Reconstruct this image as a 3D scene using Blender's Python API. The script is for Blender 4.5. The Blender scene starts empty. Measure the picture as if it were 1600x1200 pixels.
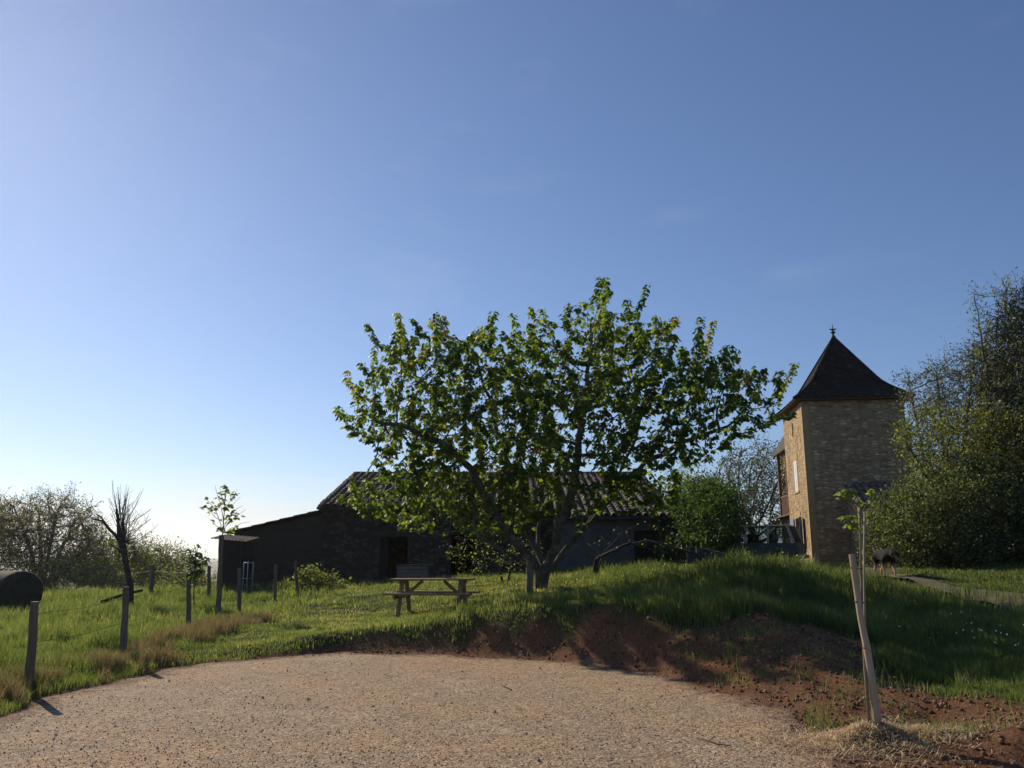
import bpy, math, random
import numpy as np
from mathutils import Vector, Matrix, Quaternion, Euler
R = math.radians
random.seed(5)
S = bpy.context.scene
COL = S.collection

# ------------------------------------------------------------------ camera, sky, sun, exposure
EYE = 1.6
FPX = 1290.0
PITCH = math.atan(275 / FPX)
SUN_AZ = R(39)      # to the left of the view axis
SUN_EL = R(28.5)
cam_d = bpy.data.cameras.new('camera'); cam = bpy.data.objects.new('camera', cam_d); COL.objects.link(cam)
cam.location = (0, 0, EYE); cam.rotation_euler = (R(90) + PITCH, 0, 0)
cam_d.sensor_width = 36; cam_d.lens = 36 * FPX / 1600; cam_d.clip_end = 30000; cam_d.clip_start = 0.05
S.camera = cam
sund = Vector((-math.sin(SUN_AZ) * math.cos(SUN_EL), math.cos(SUN_AZ) * math.cos(SUN_EL), math.sin(SUN_EL)))
sl = bpy.data.lights.new('sun', 'SUN'); sl.energy = 5.0; sl.angle = R(0.53); sl.color = (1.0, 0.86, 0.66)
so = bpy.data.objects.new('sun', sl); COL.objects.link(so); so.rotation_euler = sund.to_track_quat('Z', 'Y').to_euler()
so.location = (-10, 10, 20)
S.view_settings.view_transform = 'Standard'; S.view_settings.look = 'None'
S.view_settings.exposure = 0.06; S.view_settings.gamma = 1
try: S.cycles.transparent_max_bounces = 12; S.cycles.max_bounces = 8
except Exception: pass

W = bpy.data.worlds.new('World'); S.world = W; W.use_nodes = True
nt = W.node_tree; nt.nodes.clear()
def wn(t, **k):
    n = nt.nodes.new(t)
    for a, b in k.items(): setattr(n, a, b)
    return n
sky = wn('ShaderNodeTexSky', sky_type='NISHITA'); sky.sun_disc = False
sky.sun_elevation = SUN_EL; sky.sun_rotation = -SUN_AZ
sky.air_density = 1.0; sky.dust_density = 0.12; sky.ozone_density = 3.0; sky.altitude = 100
tc = wn('ShaderNodeTexCoord')
sep = wn('ShaderNodeSeparateXYZ'); nt.links.new(tc.outputs['Generated'], sep.inputs[0])
mp = wn('ShaderNodeMapping'); mp.inputs['Scale'].default_value = (1, 1, 5.0); nt.links.new(tc.outputs['Generated'], mp.inputs[0])
nz = wn('ShaderNodeTexNoise'); nz.inputs['Scale'].default_value = 5.5; nz.inputs['Detail'].default_value = 7; nz.inputs['Roughness'].default_value = .55
nt.links.new(mp.outputs[0], nz.inputs['Vector'])
cr = wn('ShaderNodeValToRGB'); cr.color_ramp.elements[0].position = .36; cr.color_ramp.elements[1].position = .60
nt.links.new(nz.outputs[0], cr.inputs[0])
mr = wn('ShaderNodeMapRange'); mr.inputs[1].default_value = .045; mr.inputs[2].default_value = .105; mr.inputs[3].default_value = .9; mr.inputs[4].default_value = 0
nt.links.new(sep.outputs[2], mr.inputs[0])
mx = wn('ShaderNodeMapRange'); mx.inputs[1].default_value = .1; mx.inputs[2].default_value = -.35; mx.inputs[3].default_value = 0; mx.inputs[4].default_value = 1
nt.links.new(sep.outputs[0], mx.inputs[0])
m1 = wn('ShaderNodeMath', operation='MULTIPLY'); nt.links.new(cr.outputs[0], m1.inputs[0]); nt.links.new(mr.outputs[0], m1.inputs[1])
m2 = wn('ShaderNodeMath', operation='MULTIPLY'); nt.links.new(m1.outputs[0], m2.inputs[0]); nt.links.new(mx.outputs[0], m2.inputs[1])
# faint high wisp
mp2 = wn('ShaderNodeMapping'); mp2.inputs['Scale'].default_value = (2, 2, 6); nt.links.new(tc.outputs['Generated'], mp2.inputs[0])
nz2 = wn('ShaderNodeTexNoise'); nz2.inputs['Scale'].default_value = 2.2; nz2.inputs['Detail'].default_value = 8; nt.links.new(mp2.outputs[0], nz2.inputs['Vector'])
cr2 = wn('ShaderNodeValToRGB'); cr2.color_ramp.elements[0].position = .58; cr2.color_ramp.elements[1].position = .95; cr2.color_ramp.elements[1].color = (.16, .16, .16, 1)
nt.links.new(nz2.outputs[0], cr2.inputs[0])
m3 = wn('ShaderNodeMath', operation='MAXIMUM'); nt.links.new(m2.outputs[0], m3.inputs[0]); nt.links.new(cr2.outputs[0], m3.inputs[1])
mixc = wn('ShaderNodeMix', data_type='RGBA'); nt.links.new(m3.outputs[0], mixc.inputs[0])
tint = wn('ShaderNodeMix', data_type='RGBA', blend_type='MULTIPLY'); tint.inputs[0].default_value = 1; tint.inputs[7].default_value = (.83, .93, 1.12, 1); nt.links.new(sky.outputs[0], tint.inputs[6]); nt.links.new(tint.outputs[2], mixc.inputs[6]); mixc.inputs[7].default_value = (8.2, 8.5, 8.9, 1)
bg = wn('ShaderNodeBackground'); bg.inputs[1].default_value = 0.088; nt.links.new(mixc.outputs[2], bg.inputs[0])
wo = wn('ShaderNodeOutputWorld'); nt.links.new(bg.outputs[0], wo.inputs[0])

# ------------------------------------------------------------------ geometry helpers
cp, sp = math.cos(PITCH), math.sin(PITCH)
def pix(px, py, Y):
    """point at ground distance Y seen at photo pixel (1600x1200)"""
    u = (px - 800) / FPX; v = (600 - py) / FPX
    dy = cp - v * sp; s = Y / dy
    return Vector((u * s, Y, EYE + (sp + v * cp) * s))
def hash2(ix, iy, seed):
    n = (ix.astype(np.int64) * 374761393 + iy.astype(np.int64) * 668265263 + seed * 1442695041) & 0x7fffffff
    n = ((n ^ (n >> 13)) * 1274126177) & 0x7fffffff
    return ((n ^ (n >> 16)) & 0xffff) / 65535.0
def vnoise(x, y, seed=0):
    x = np.asarray(x, float); y = np.asarray(y, float)
    ix = np.floor(x); iy = np.floor(y); fx = x - ix; fy = y - iy
    fx = fx * fx * (3 - 2 * fx); fy = fy * fy * (3 - 2 * fy)
    a = hash2(ix, iy, seed); b = hash2(ix + 1, iy, seed); c = hash2(ix, iy + 1, seed); d = hash2(ix + 1, iy + 1, seed)
    return (a * (1 - fx) + b * fx) * (1 - fy) + (c * (1 - fx) + d * fx) * fy
def fbm(x, y, sc, seed=0, oct=4):
    s = 0; a = 1; t = 0
    for i in range(oct):
        s = s + a * vnoise(np.asarray(x) / sc, np.asarray(y) / sc, seed + i * 17); t += a; a *= .5; sc = sc / 2.03
    return s / t
def sstep(a, b, x):
    t = np.clip((x - a) / (b - a), 0, 1); return t * t * (3 - 2 * t)

# terrain control points
CT = []
for px, py, Y in [(600,995,15),(690,962,18.8),(500,985,16.5),(840,921,20.2),(600,922,25),(500,925,28),(400,935,27),(900,956,13.7),(900,937,17.5),(800,964,14.3),(1000,960,13.1),(1070,968,12.5),
                  (800,945,17),(1000,932,18),(1000,908,24),(1130,984,11.8),(1130,938,15),(1130,902,18),(1200,893,19.5),(1250,896,20.5),
                  (1260,883,33.5),(1330,884,33),(1385,902,20.5),(1320,900,22),(1600,935,16),(1600,905,19.5),(1500,886,24),(1250,960,15),(1230,992,11.6),(1290,1010,11.4),
                  (1310,1062,10.2),(1400,1062,10.3),(1450,950,15),(1600,1040,10),(1500,1090,9.0),(1350,980,13.6),(1600,985,12.5),(1500,1010,11.8),
                  (45,1066,10.7),(-100,1000,15),(0,953,27),(100,932,35),(300,928,33),(340,960,21),(200,992,17),(450,960,21),(350,935,28),(200,940,28),
                  (1600,1150,7.2)]:
    p = pix(px, py, Y); CT.append(tuple(p))
CT += [(-8,33,.6),(-3,33,.75),(2,33,1.0),(6,33,1.2),(10,30,1.35),(4,27,1.2),(12,45,1.5),(0,45,.9),(-10,42,.2),(-12,38,.2),(25,45,1.9),(25,30,1.8),(18,24,1.5),(30,15,1.7),(12,8,.9),(20,5,1.2),
       (-20,20,-.1),(-22,35,-.1),(-25,45,-1),(-15,48,-.7),(-35,30,-1.2),(-25,10,-.1),(-15,0,0),(-20,60,-3),(0,62,-.5),(20,62,1.5),(-40,60,-5),(40,60,2),(40,20,2.2),(45,-10,2),(-45,-10,-1),(-45,10,-1.2),
       (0,-20,0),(20,-20,.6),(-20,-20,0)]
for x, y in [(-5,2),(0,2),(3,3),(-8,4),(-4,6),(0,6),(3,6.5),(-5.5,8.3),(-5,11.2),(-6.3,9.6),(3.6,7.8),(4.2,7),(4,4),(5,5.2),(0,-6),(-8,-6),(5,-6),(-7,8)]:
    CT.append((x, y, 0.0))
CT = np.array(CT)
def tps(r2): return np.where(r2 > 1e-9, r2 * np.log(np.maximum(r2, 1e-9)), 0)
_P = CT[:, :2]; _n = len(CT)
_d = ((_P[:, None] - _P[None]) ** 2).sum(-1)
_A = np.zeros((_n + 3, _n + 3)); _A[:_n, :_n] = tps(_d) + np.eye(_n) * .06
_A[:_n, _n] = 1; _A[:_n, _n + 1:] = _P; _A[_n, :_n] = 1; _A[_n + 1:, :_n] = _P.T
_wts = np.linalg.solve(_A, np.concatenate([CT[:, 2], [0, 0, 0]]))
def flat0(px, py):
    u = (px - 800) / FPX; v = (600 - py) / FPX; t = -EYE / (sp + v * cp); return (u * t, (cp - v * sp) * t)
LOT = [flat0(*q) for q in [(-60,1145),(0,1115),(60,1090),(150,1072),(230,1054),(300,1038),(400,1031),(530,1020),(640,1022),(720,1024),(850,1032),(1000,1048),(1080,1066),(1140,1085),(1200,1104),(1245,1116),(1280,1150),(1300,1180)]]
LOT += [(2.9, 4.2), (3.4, 1.5), (4.5, -8), (-12, -8), (-12, 4), (-8.5, 6.0)]
LOT = np.array(LOT)
def sdist(poly, x, y):
    x = np.asarray(x, float); y = np.asarray(y, float)
    ins = np.zeros(x.shape, bool); dm = np.full(x.shape, 1e9)
    n = len(poly)
    for i in range(n):
        ax, ay = poly[i]; bx, by = poly[(i + 1) % n]
        dx, dy = bx - ax, by - ay
        t = np.clip(((x - ax) * dx + (y - ay) * dy) / (dx * dx + dy * dy + 1e-12), 0, 1)
        dm = np.minimum(dm, np.hypot(x - ax - t * dx, y - ay - t * dy))
        c = ((ay > y) != (by > y)) & (x < (bx - ax) * (y - ay) / ((by - ay) if by != ay else 1e-9) + ax)
        ins ^= c
    return np.where(ins, -dm, dm)
def h0(x, y):
    x = np.atleast_1d(np.asarray(x, float)); y = np.atleast_1d(np.asarray(y, float)); shp = x.shape
    xf = x.ravel(); yf = y.ravel(); out = np.empty(len(xf))
    cx = np.clip(xf, -45, 45); cy = np.clip(yf, -20, 62)
    for i in range(0, len(xf), 20000):
        a = cx[i:i + 20000]; b = cy[i:i + 20000]
        d = (a[:, None] - _P[None, :, 0]) ** 2 + (b[:, None] - _P[None, :, 1]) ** 2
        out[i:i + 20000] = tps(d) @ _wts[:_n] + _wts[_n] + _wts[_n + 1] * a + _wts[_n + 2] * b
    # far land: valley falling away, then rolling country
    dist = np.sqrt((xf - cx) ** 2 + (yf - cy) ** 2)
    far = -np.minimum(dist * .12, 28) + 14 * (fbm(xf, yf, 420, 9) - .5) * sstep(60, 500, dist)
    out = out + far
    nr = (np.abs(xf) < 20) & (yf < 24) & (yf > -12)
    if nr.any():
        ld = sdist(LOT, xf[nr], yf[nr]); wb = .72 + .5 * (fbm(xf[nr], yf[nr], .9, 33) - .5) + 1.4 * sstep(2.2, 4.2, xf[nr]); out[nr] = out[nr] * sstep(-.12, 1.0, ld / wb)
    return out.reshape(shp)

def hit0(px, py):
    Ys = np.concatenate([np.arange(3, 60, .02)])
    u = (px - 800) / FPX; v = (600 - py) / FPX; dy = cp - v * sp
    xs = u * Ys / dy; zs = EYE + (sp + v * cp) * Ys / dy
    hh = h0(xs, Ys); k = np.where(zs <= hh)[0]
    i = k[0] if len(k) else len(Ys) - 1
    return (xs[i], Ys[i])
SOIL = np.array([hit0(*q) for q in [(430,1036),(480,1012),(600,1010),(720,1002),(790,975),(900,970),(1040,978),(1130,985),(1190,972),(1260,985),(1330,1015),(1400,1052),(1470,1092),(1540,1085),(1610,1105),(1640,1200)]] + [(7,4.5),(7,1),(3,1),(1,8)])
SOILIN = None
TRK = [hit0(*q) for q in [(1280,886),(1330,896),(1400,911),(1500,928),(1640,950)]]
TRK = np.array([(13.4, 33.2), (12.8, 28)] + TRK[1:] + [(16, 12.5), (22, 9)])
def polyline_d(pl, x, y):
    dm = np.full(np.shape(x), 1e9)
    for i in range(len(pl) - 1):
        ax, ay = pl[i]; bx, by = pl[i + 1]; dx, dy = bx - ax, by - ay
        t = np.clip(((x - ax) * dx + (y - ay) * dy) / (dx * dx + dy * dy), 0, 1)
        dm = np.minimum(dm, np.hypot(x - ax - t * dx, y - ay - t * dy))
    return dm
def m_lot(x, y): return sdist(LOT, x, y) + (fbm(x, y, .8, 3) - .5) * .55
def m_soil(x, y):
    return sstep(.35, -.25, sdist(SOIL, x, y) + (fbm(x, y, .9, 5, 5) - .5) * 1.5)
def m_trk(x, y):
    return sstep(1.25, .75, polyline_d(TRK, x, y) + (fbm(x, y, .9, 8) - .5) * .9)
def hgt(x, y):
    """terrain height with relief"""
    x = np.asarray(x, float); y = np.asarray(y, float)
    h = h0(x, y); sh = np.shape(x); h = h.reshape(sh) if sh else h[0]
    ld = sdist(LOT, x, y)
    near = sstep(70, 40, np.hypot(x, y))
    out = sstep(0.0, .6, ld)
    # little step where the yard was cut into the meadow
    h = h + near * out * ((fbm(x, y, 1.7, 11) - .5) * .26 + (fbm(x, y, .45, 12) - .5) * .09)
    h = h + near * (1 - out) * ((fbm(x, y, 1.1, 13) - .5) * .02)
    s = m_soil(x, y)
    h = h + near * out * s * ((fbm(x, y, .35, 21) - .5) * .12 + (np.abs(fbm(x * 1.0 + y * .3, y * .25, .5, 23) - .5)) * .2)
    return h
def H(x, y): return float(hgt(np.array([x]), np.array([y]))[0])

def mesh_np(name, V, F, mat=None, parent=None, smooth=False, attrs=None, origin=None, uv=None):
    V = np.asarray(V, np.float32)
    if origin is not None: V = V - np.asarray(origin, np.float32)[None]
    F = np.asarray(F, np.int32); k = F.shape[1]; n = len(F)
    me = bpy.data.meshes.new(name)
    me.vertices.add(len(V)); me.vertices.foreach_set('co', V.ravel())
    me.loops.add(n * k); me.loops.foreach_set('vertex_index', F.ravel())
    me.polygons.add(n); me.polygons.foreach_set('loop_start', np.arange(0, n * k, k, dtype=np.int32))
    me.polygons.foreach_set('loop_total', np.full(n, k, np.int32))
    if smooth: me.polygons.foreach_set('use_smooth', np.ones(n, bool))
    for an, (dom, arr) in (attrs or {}).items():
        a = me.attributes.new(an, 'FLOAT', dom); a.data.foreach_set('value', np.asarray(arr, np.float32))
    me.update(calc_edges=True); me.validate()
    o = bpy.data.objects.new(name, me); COL.objects.link(o)
    if mat: me.materials.append(mat)
    if parent: o.parent = parent
    return o

class MB:
    def __init__(s): s.v = []; s.f = []
    def add(s, vs, fs):
        b = len(s.v); s.v += [Vector(v) for v in vs]; s.f += [tuple(b + i for i in f) for f in fs]; return s
    def box(s, c, d, rot=None):
        hx, hy, hz = d[0] / 2, d[1] / 2, d[2] / 2
        vs = [Vector((x, y, z)) for x in (-hx, hx) for y in (-hy, hy) for z in (-hz, hz)]
        if rot is not None:
            m = rot.to_matrix() if not isinstance(rot, Matrix) else rot
            vs = [m @ v for v in vs]
        c = Vector(c)
        return s.add([v + c for v in vs], [(0,1,3,2),(4,6,7,5),(0,4,5,1),(2,3,7,6),(0,2,6,4),(1,5,7,3)])
    def beam(s, a, b, w, h, up=(0, 0, 1)):
        a = Vector(a); b = Vector(b); d = b - a; L = d.length; x = d.normalized()
        up = Vector(up)
        if abs(x.dot(up)) > .97: up = Vector((0, 1, 0))
        y = up.cross(x).normalized(); z = x.cross(y)
        m = Matrix((x, y, z)).transposed()
        return s.box((a + b) / 2, (L, w, h), m)
    def tube(s, pts, rad, n=8, cap=True, jit=0):
        pts = [Vector(p) for p in pts]
        if not hasattr(rad, '__len__'): rad = [rad] * len(pts)
        b = len(s.v); prev = None
        for i, p in enumerate(pts):
            d = (pts[min(i + 1, len(pts) - 1)] - pts[max(i - 1, 0)])
            d = d.normalized() if d.length > 1e-9 else Vector((0, 0, 1))
            if prev is None:
                u = Vector((1, 0, 0)) if abs(d.x) < .9 else Vector((0, 1, 0))
                u = (u - d * u.dot(d)).normalized()
            else: u = (prev - d * prev.dot(d)).normalized()
            prev = u; w = d.cross(u)
            for k in range(n):
                a = 2 * math.pi * k / n; r = rad[i] * (1 + jit * random.uniform(-1, 1))
                s.v.append(p + u * (math.cos(a) * r) + w * (math.sin(a) * r))
        for i in range(len(pts) - 1):
            for k in range(n):
                s.f.append((b + i * n + k, b + i * n + (k + 1) % n, b + (i + 1) * n + (k + 1) % n, b + (i + 1) * n + k))
        if cap:
            s.f.append(tuple(b + k for k in reversed(range(n)))); e = b + (len(pts) - 1) * n
            s.f.append(tuple(e + k for k in range(n)))
        return s
    def prism(s, poly, axis, a, b):
        """extrude 2D poly along axis ('x','y','z') from a to b"""
        def P(q, t):
            return {'x': (t, q[0], q[1]), 'y': (q[0], t, q[1]), 'z': (q[0], q[1], t)}[axis]
        n = len(poly)
        vs = [P(q, a) for q in poly] + [P(q, b) for q in poly]
        fs = [tuple(range(n)), tuple(reversed(range(n, 2 * n)))] + [(i, n + i, n + (i + 1) % n, (i + 1) % n) for i in range(n)]
        return s.add(vs, fs)
    def build(s, name, mat, parent=None, smooth=False, bevel=0, origin=None, fixn=True):
        me = bpy.data.meshes.new(name)
        o3 = Vector(origin) if origin is not None else Vector()
        me.from_pydata([v - o3 for v in s.v], [], s.f); me.update()
        if fixn:
            import bmesh
            bm = bmesh.new(); bm.from_mesh(me); bmesh.ops.recalc_face_normals(bm, faces=bm.faces); bm.to_mesh(me); bm.free()
        if smooth:
            for p in me.polygons: p.use_smooth = True
        if mat: me.materials.append(mat)
        o = bpy.data.objects.new(name, me); COL.objects.link(o)
        if parent: o.parent = parent
        if bevel:
            bv = o.modifiers.new('bevel', 'BEVEL'); bv.width = bevel; bv.segments = 2; bv.limit_method = 'ANGLE'
        return o
def tag(o, label=None, cat=None, group=None, kind=None):
    if label: o['label'] = label
    if cat: o['category'] = cat
    if group: o['group'] = group
    if kind: o['kind'] = kind
    return o
def empty(name, loc, label, cat, rz=0, group=None):
    o = bpy.data.objects.new(name, None); COL.objects.link(o); o.location = loc; o.rotation_euler = (0, 0, rz)
    o.empty_display_size = .2
    return tag(o, label, cat, group)

# ------------------------------------------------------------------ materials
class NB:
    def __init__(s, name):
        s.m = bpy.data.materials.new(name); s.m.use_nodes = True; s.t = s.m.node_tree; s.t.nodes.clear()
        s.out = s.t.nodes.new('ShaderNodeOutputMaterial')
    def n(s, t, ins=None, **k):
        n = s.t.nodes.new('ShaderNode' + t)
        for a, b in k.items(): setattr(n, a, b)
        for a, b in (ins or {}).items():
            if isinstance(b, bpy.types.NodeSocket): s.t.links.new(b, n.inputs[a])
            else: n.inputs[a].default_value = b
        return n
    def coord(s, scale=(1, 1, 1), kind='Object', rot=(0, 0, 0)):
        c = s.n('TexCoord'); m = s.n('Mapping', {'Vector': c.outputs[kind], 'Scale': scale, 'Rotation': rot}); return m.outputs[0]
    def noise(s, vec, scale, detail=5, rough=.55, dist=0):
        return s.n('TexNoise', {'Vector': vec, 'Scale': scale, 'Detail': detail, 'Roughness': rough, 'Distortion': dist}).outputs[0]
    def ramp(s, fac, stops):
        r = s.n('ValToRGB', {'Fac': fac}); e = r.color_ramp.elements
        while len(e) > 1: e.remove(e[-1])
        e[0].position = stops[0][0]; e[0].color = (*stops[0][1], 1)
        for p, c in stops[1:]:
            q = e.new(p); q.color = (*c, 1)
        return r.outputs[0]
    def mix(s, f, a, b, mode='MIX'):
        n = s.n('Mix', data_type='RGBA', blend_type=mode)
        for i, v in ((0, f), (6, a), (7, b)):
            if isinstance(v, bpy.types.NodeSocket): s.t.links.new(v, n.inputs[i])
            else: n.inputs[i].default_value = v if i == 0 else (*v, 1)
        return n.outputs[2]
    def math(s, op, a, b=0.0):
        n = s.n('Math', operation=op)
        for i, v in ((0, a), (1, b)):
            if isinstance(v, bpy.types.NodeSocket): s.t.links.new(v, n.inputs[i])
            else: n.inputs[i].default_value = v
        return n.outputs[0]
    def attr(s, name): return s.n('Attribute', attribute_name=name).outputs['Fac']
    def bump(s, h, strength=.5, dist=.02, normal=None):
        i = {'Height': h, 'Strength': strength, 'Distance': dist}
        if normal is not None: i['Normal'] = normal
        return s.n('Bump', i).outputs[0]
    def pbr(s, col, rough=.8, normal=None, spec=.3, metal=0):
        i = {'Base Color': col if isinstance(col, bpy.types.NodeSocket) else (*col, 1), 'Roughness': rough, 'Specular IOR Level': spec, 'Metallic': metal}
        if normal is not None: i['Normal'] = normal
        b = s.n('BsdfPrincipled', i); s.t.links.new(b.outputs[0], s.out.inputs[0]); return b
def leafmat(name, cols, trans, tf=.45, rough=.45, spec=.35, attr='rnd'):
    b = NB(name); a = b.attr(attr)
    c = b.ramp(a, cols)
    p = b.n('BsdfPrincipled', {'Base Color': c, 'Roughness': rough, 'Specular IOR Level': spec})
    tc_ = b.mix(1.0, c, trans, 'MULTIPLY')
    t = b.n('BsdfTranslucent', {'Color': tc_})
    m = b.n('MixShader', {0: tf, 1: p.outputs[0], 2: t.outputs[0]})
    b.t.links.new(m.outputs[0], b.out.inputs[0]); return b.m
def simple(name, c1, c2, scale=6, rough=.8, spec=.3, bump=.3, stretch=(1, 1, 1), metal=0, bd=.01):
    b = NB(name); v = b.coord(stretch); n = b.noise(v, scale, 7, .6)
    col = b.ramp(n, [(.3, c1), (.7, c2)])
    b.pbr(col, rough, b.bump(n, bump, bd), spec, metal); return b.m

M = {}
# ground under the grass, bare red-brown earth where the attribute says so
b = NB('ground'); v = b.coord()
n1 = b.noise(v, 1.3, 8, .65); n2 = b.noise(v, 22, 6, .7)
g = b.ramp(n1, [(.3, (.030, .042, .012)), (.7, (.060, .075, .024))])
e = b.ramp(n2, [(.25, (.10, .042, .022)), (.55, (.19, .086, .045)), (.8, (.29, .15, .085))])
e2 = b.mix(b.ramp(n1, [(.35, (0, 0, 0)), (.65, (1, 1, 1))]), e, b.ramp(n2, [(.3, (.14, .07, .036)), (.7, (.26, .145, .08))]))
c = b.mix(b.attr('soil'), g, e2)
b.pbr(c, .95, b.bump(n2, .9, .05, b.bump(b.noise(v, 70, 4, .7), .7, .012)), .1); M['ground'] = b.m
# gravel
b = NB('gravel'); v = b.coord()
vo = b.n('TexVoronoi', {'Vector': v, 'Scale': 42.0, 'Randomness': 1.0}); vo2 = b.n('TexVoronoi', {'Vector': v, 'Scale': 130.0})
n1 = b.noise(v, .5, 8, .68); n3 = b.noise(v, 9, 6, .75)
st = b.ramp(b.n('SeparateColor', {0: vo.outputs['Color']}).outputs[0], [(0, (.16, .11, .075)), (.3, (.33, .245, .165)), (.7, (.49, .385, .275)), (.9, (.62, .52, .39)), (1, (.75, .68, .56))])
base = b.ramp(n3, [(.25, (.265, .180, .115)), (.75, (.48, .350, .240))])
base = b.mix(1.0, base, b.ramp(b.noise(v, 3.2, 7, .7), [(.32, (.74, .72, .70)), (.66, (1.22, 1.2, 1.15))]), 'MULTIPLY')
c = b.mix(.38, st, base)
red = b.ramp(n1, [(.33, (1.20, 1.17, 1.08)), (.47, (.92, .88, .82)), (.56, (1.10, 1.0, .86)), (.68, (.98, .82, .72))])
c = b.mix(1.0, c, red, 'MULTIPLY')
ef = b.math('ADD', b.math('MULTIPLY', b.attr('edge'), 1.6), b.math('MULTIPLY', b.math('SUBTRACT', b.noise(v, 5.0, 7, .75), .5), 3.2))
c = b.mix(b.ramp(ef, [(.25, (1, 1, 1)), (.75, (0, 0, 0))]), c, b.ramp(n3, [(.25, (.13, .068, .036)), (.75, (.27, .165, .095))]))
hgtn = b.math('SUBTRACT', 1.0, vo.outputs['Distance'])
nb = b.bump(b.math('SUBTRACT', 1.0, vo2.outputs['Distance']), .8, .006, b.bump(hgtn, .9, .012, b.bump(n3, .9, .035)))
b.pbr(c, .9, nb, .2); M['gravel'] = b.m
b = NB('track'); v = b.coord(); n1 = b.noise(v, 2, 8, .7); n2 = b.noise(v, 40, 5, .7)
c = b.mix(.5, b.ramp(n1, [(.3, (.07, .075, .03)), (.5, (.16, .135, .08)), (.75, (.26, .20, .13))]), b.ramp(n2, [(.3, (.10, .08, .05)), (.7, (.27, .21, .14))]))
b.pbr(c, .95, b.bump(n2, .8, .02), .15); M['track'] = b.m
b = NB('stone_chips'); c = b.ramp(b.attr('rnd'), [(0, (.20, .135, .095)), (.4, (.36, .27, .19)), (.75, (.50, .41, .31)), (1, (.68, .61, .50))])
b.pbr(c, .8, None, .3); M['chips'] = b.m

M['grass'] = leafmat('grass_blades', [(0, (.036, .066, .026)), (.30, (.070, .108, .038)), (.58, (.125, .165, .062)), (.76, (.195, .22, .10)), (.9, (.30, .27, .15)), (1, (.38, .33, .22))], (2.0, 1.85, .95), .55, .45, .3)
M['dry'] = leafmat('dry_grass', [(0, (.10, .11, .045)), (.35, (.19, .165, .08)), (.7, (.32, .26, .14)), (1, (.46, .38, .23))], (1.1, 1.0, .7), .4, .7, .2)
M['straw'] = leafmat('straw', [(0, (.26, .18, .10)), (.5, (.62, .50, .33)), (1, (.85, .76, .56))], (1.3, 1.15, .85), .4, .6, .3)
M['maple_leaf'] = leafmat('maple_leaf', [(0, (.028, .058, .016)), (.45, (.055, .098, .024)), (.8, (.115, .160, .038)), (.93, (.11, .11, .035)), (1, (.14, .07, .035))], (3.4, 3.0, .9), .6, .5, .28)
M['young_leaf'] = leafmat('young_leaf', [(0, (.07, .13, .025)), (1, (.20, .26, .06))], (2.2, 2.0, .7), .5, .5, .3)
M['hedge_leaf'] = leafmat('glossy_leaf', [(0, (.066, .092, .038)), (.6, (.120, .150, .062)), (1, (.21, .23, .12))], (1.55, 1.6, .7), .42, .5, .2)
M['ivy_leaf'] = leafmat('variegated_leaf', [(0, (.03, .07, .04)), (.6, (.06, .12, .07)), (1, (.25, .30, .20))], (1.3, 1.3, .6), .3, .35, .5)
M['shrub_leaf'] = leafmat('shrub_leaf', [(0, (.065, .092, .030)), (.6, (.125, .155, .050)), (1, (.22, .23, .085))], (2.1, 2.0, .8), .5, .5, .3)
M['bush_leaf'] = leafmat('bush_leaf', [(0, (.024, .058, .015)), (.6, (.045, .095, .024)), (1, (.09, .15, .04))], (2.0, 1.9, .7), .48, .55, .2)
M['weed'] = leafmat('weed_leaf', [(0, (.045, .075, .025)), (1, (.10, .14, .045))], (1.8, 1.7, .8), .45, .7, .12)
M['grey_leaf'] = leafmat('pale_grey_leaf', [(0, (.06, .08, .05)), (.6, (.12, .15, .10)), (1, (.22, .25, .18))], (1.3, 1.3, .8), .4, .5, .3)
M['budding'] = leafmat('opening_buds', [(0, (.10, .105, .055)), (.6, (.17, .17, .09)), (1, (.30, .26, .18))], (1.7, 1.6, 1.0), .5, .6, .2)
M['pine'] = leafmat('pine_needles', [(0, (.012, .024, .012)), (1, (.035, .055, .022))], (1, 1, .7), .2, .5, .3)
def bark(name, c1, c2, scale=18, lich=None):
    b = NB(name); v = b.coord((1, 1, .25)); n = b.noise(v, scale, 8, .7)
    c = b.ramp(n, [(.3, c1), (.7, c2)])
    if lich:
        ln = b.noise(b.coord(), 5, 6, .7); c = b.mix(b.ramp(ln, [(.52, (0, 0, 0)), (.62, (1, 1, 1))]), c, lich)
    b.pbr(c, .9, b.bump(n, .8, .02), .2); return b.m
M['bark'] = bark('maple_bark', (.045, .038, .028), (.13, .11, .085), 18, (.17, .165, .13))
M['bark_dark'] = bark('dark_bark', (.030, .023, .018), (.08, .065, .05))
M['bark_pale'] = bark('pale_bark', (.08, .065, .05), (.18, .15, .115))
M['twig'] = bark('twig', (.07, .06, .045), (.16, .135, .10))
M['sap_bark'] = bark('sapling_bark', (.19, .14, .09), (.36, .28, .19), 30)
def wood(name, c1, c2, rough=.8, sc=6, st=(.15, 1, 1)):
    b = NB(name); v = b.coord(st); n = b.noise(v, sc, 8, .65, 1.2); n2 = b.noise(b.coord(), 3, 5, .6)
    c = b.mix(.35, b.ramp(n, [(.3, c1), (.7, c2)]), b.ramp(n2, [(.3, c1), (.7, c2)]))
    b.pbr(c, rough, b.bump(n, .5, .004), .25); return b.m
M['wood_table'] = wood('weathered_table_wood', (.17, .105, .052), (.36, .235, .125), .7, 9)
M['wood_post'] = wood('weathered_post_wood', (.085, .068, .048), (.20, .165, .12), .9, 14, (1, 1, .12))
M['wood_stake'] = wood('pale_stake_wood', (.26, .20, .13), (.46, .37, .26), .8, 12, (1, 1, .12))
M['wood_dark'] = wood('dark_boards', (.024, .020, .016), (.065, .052, .040), .9, 10, (.12, 1, 1))
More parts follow.
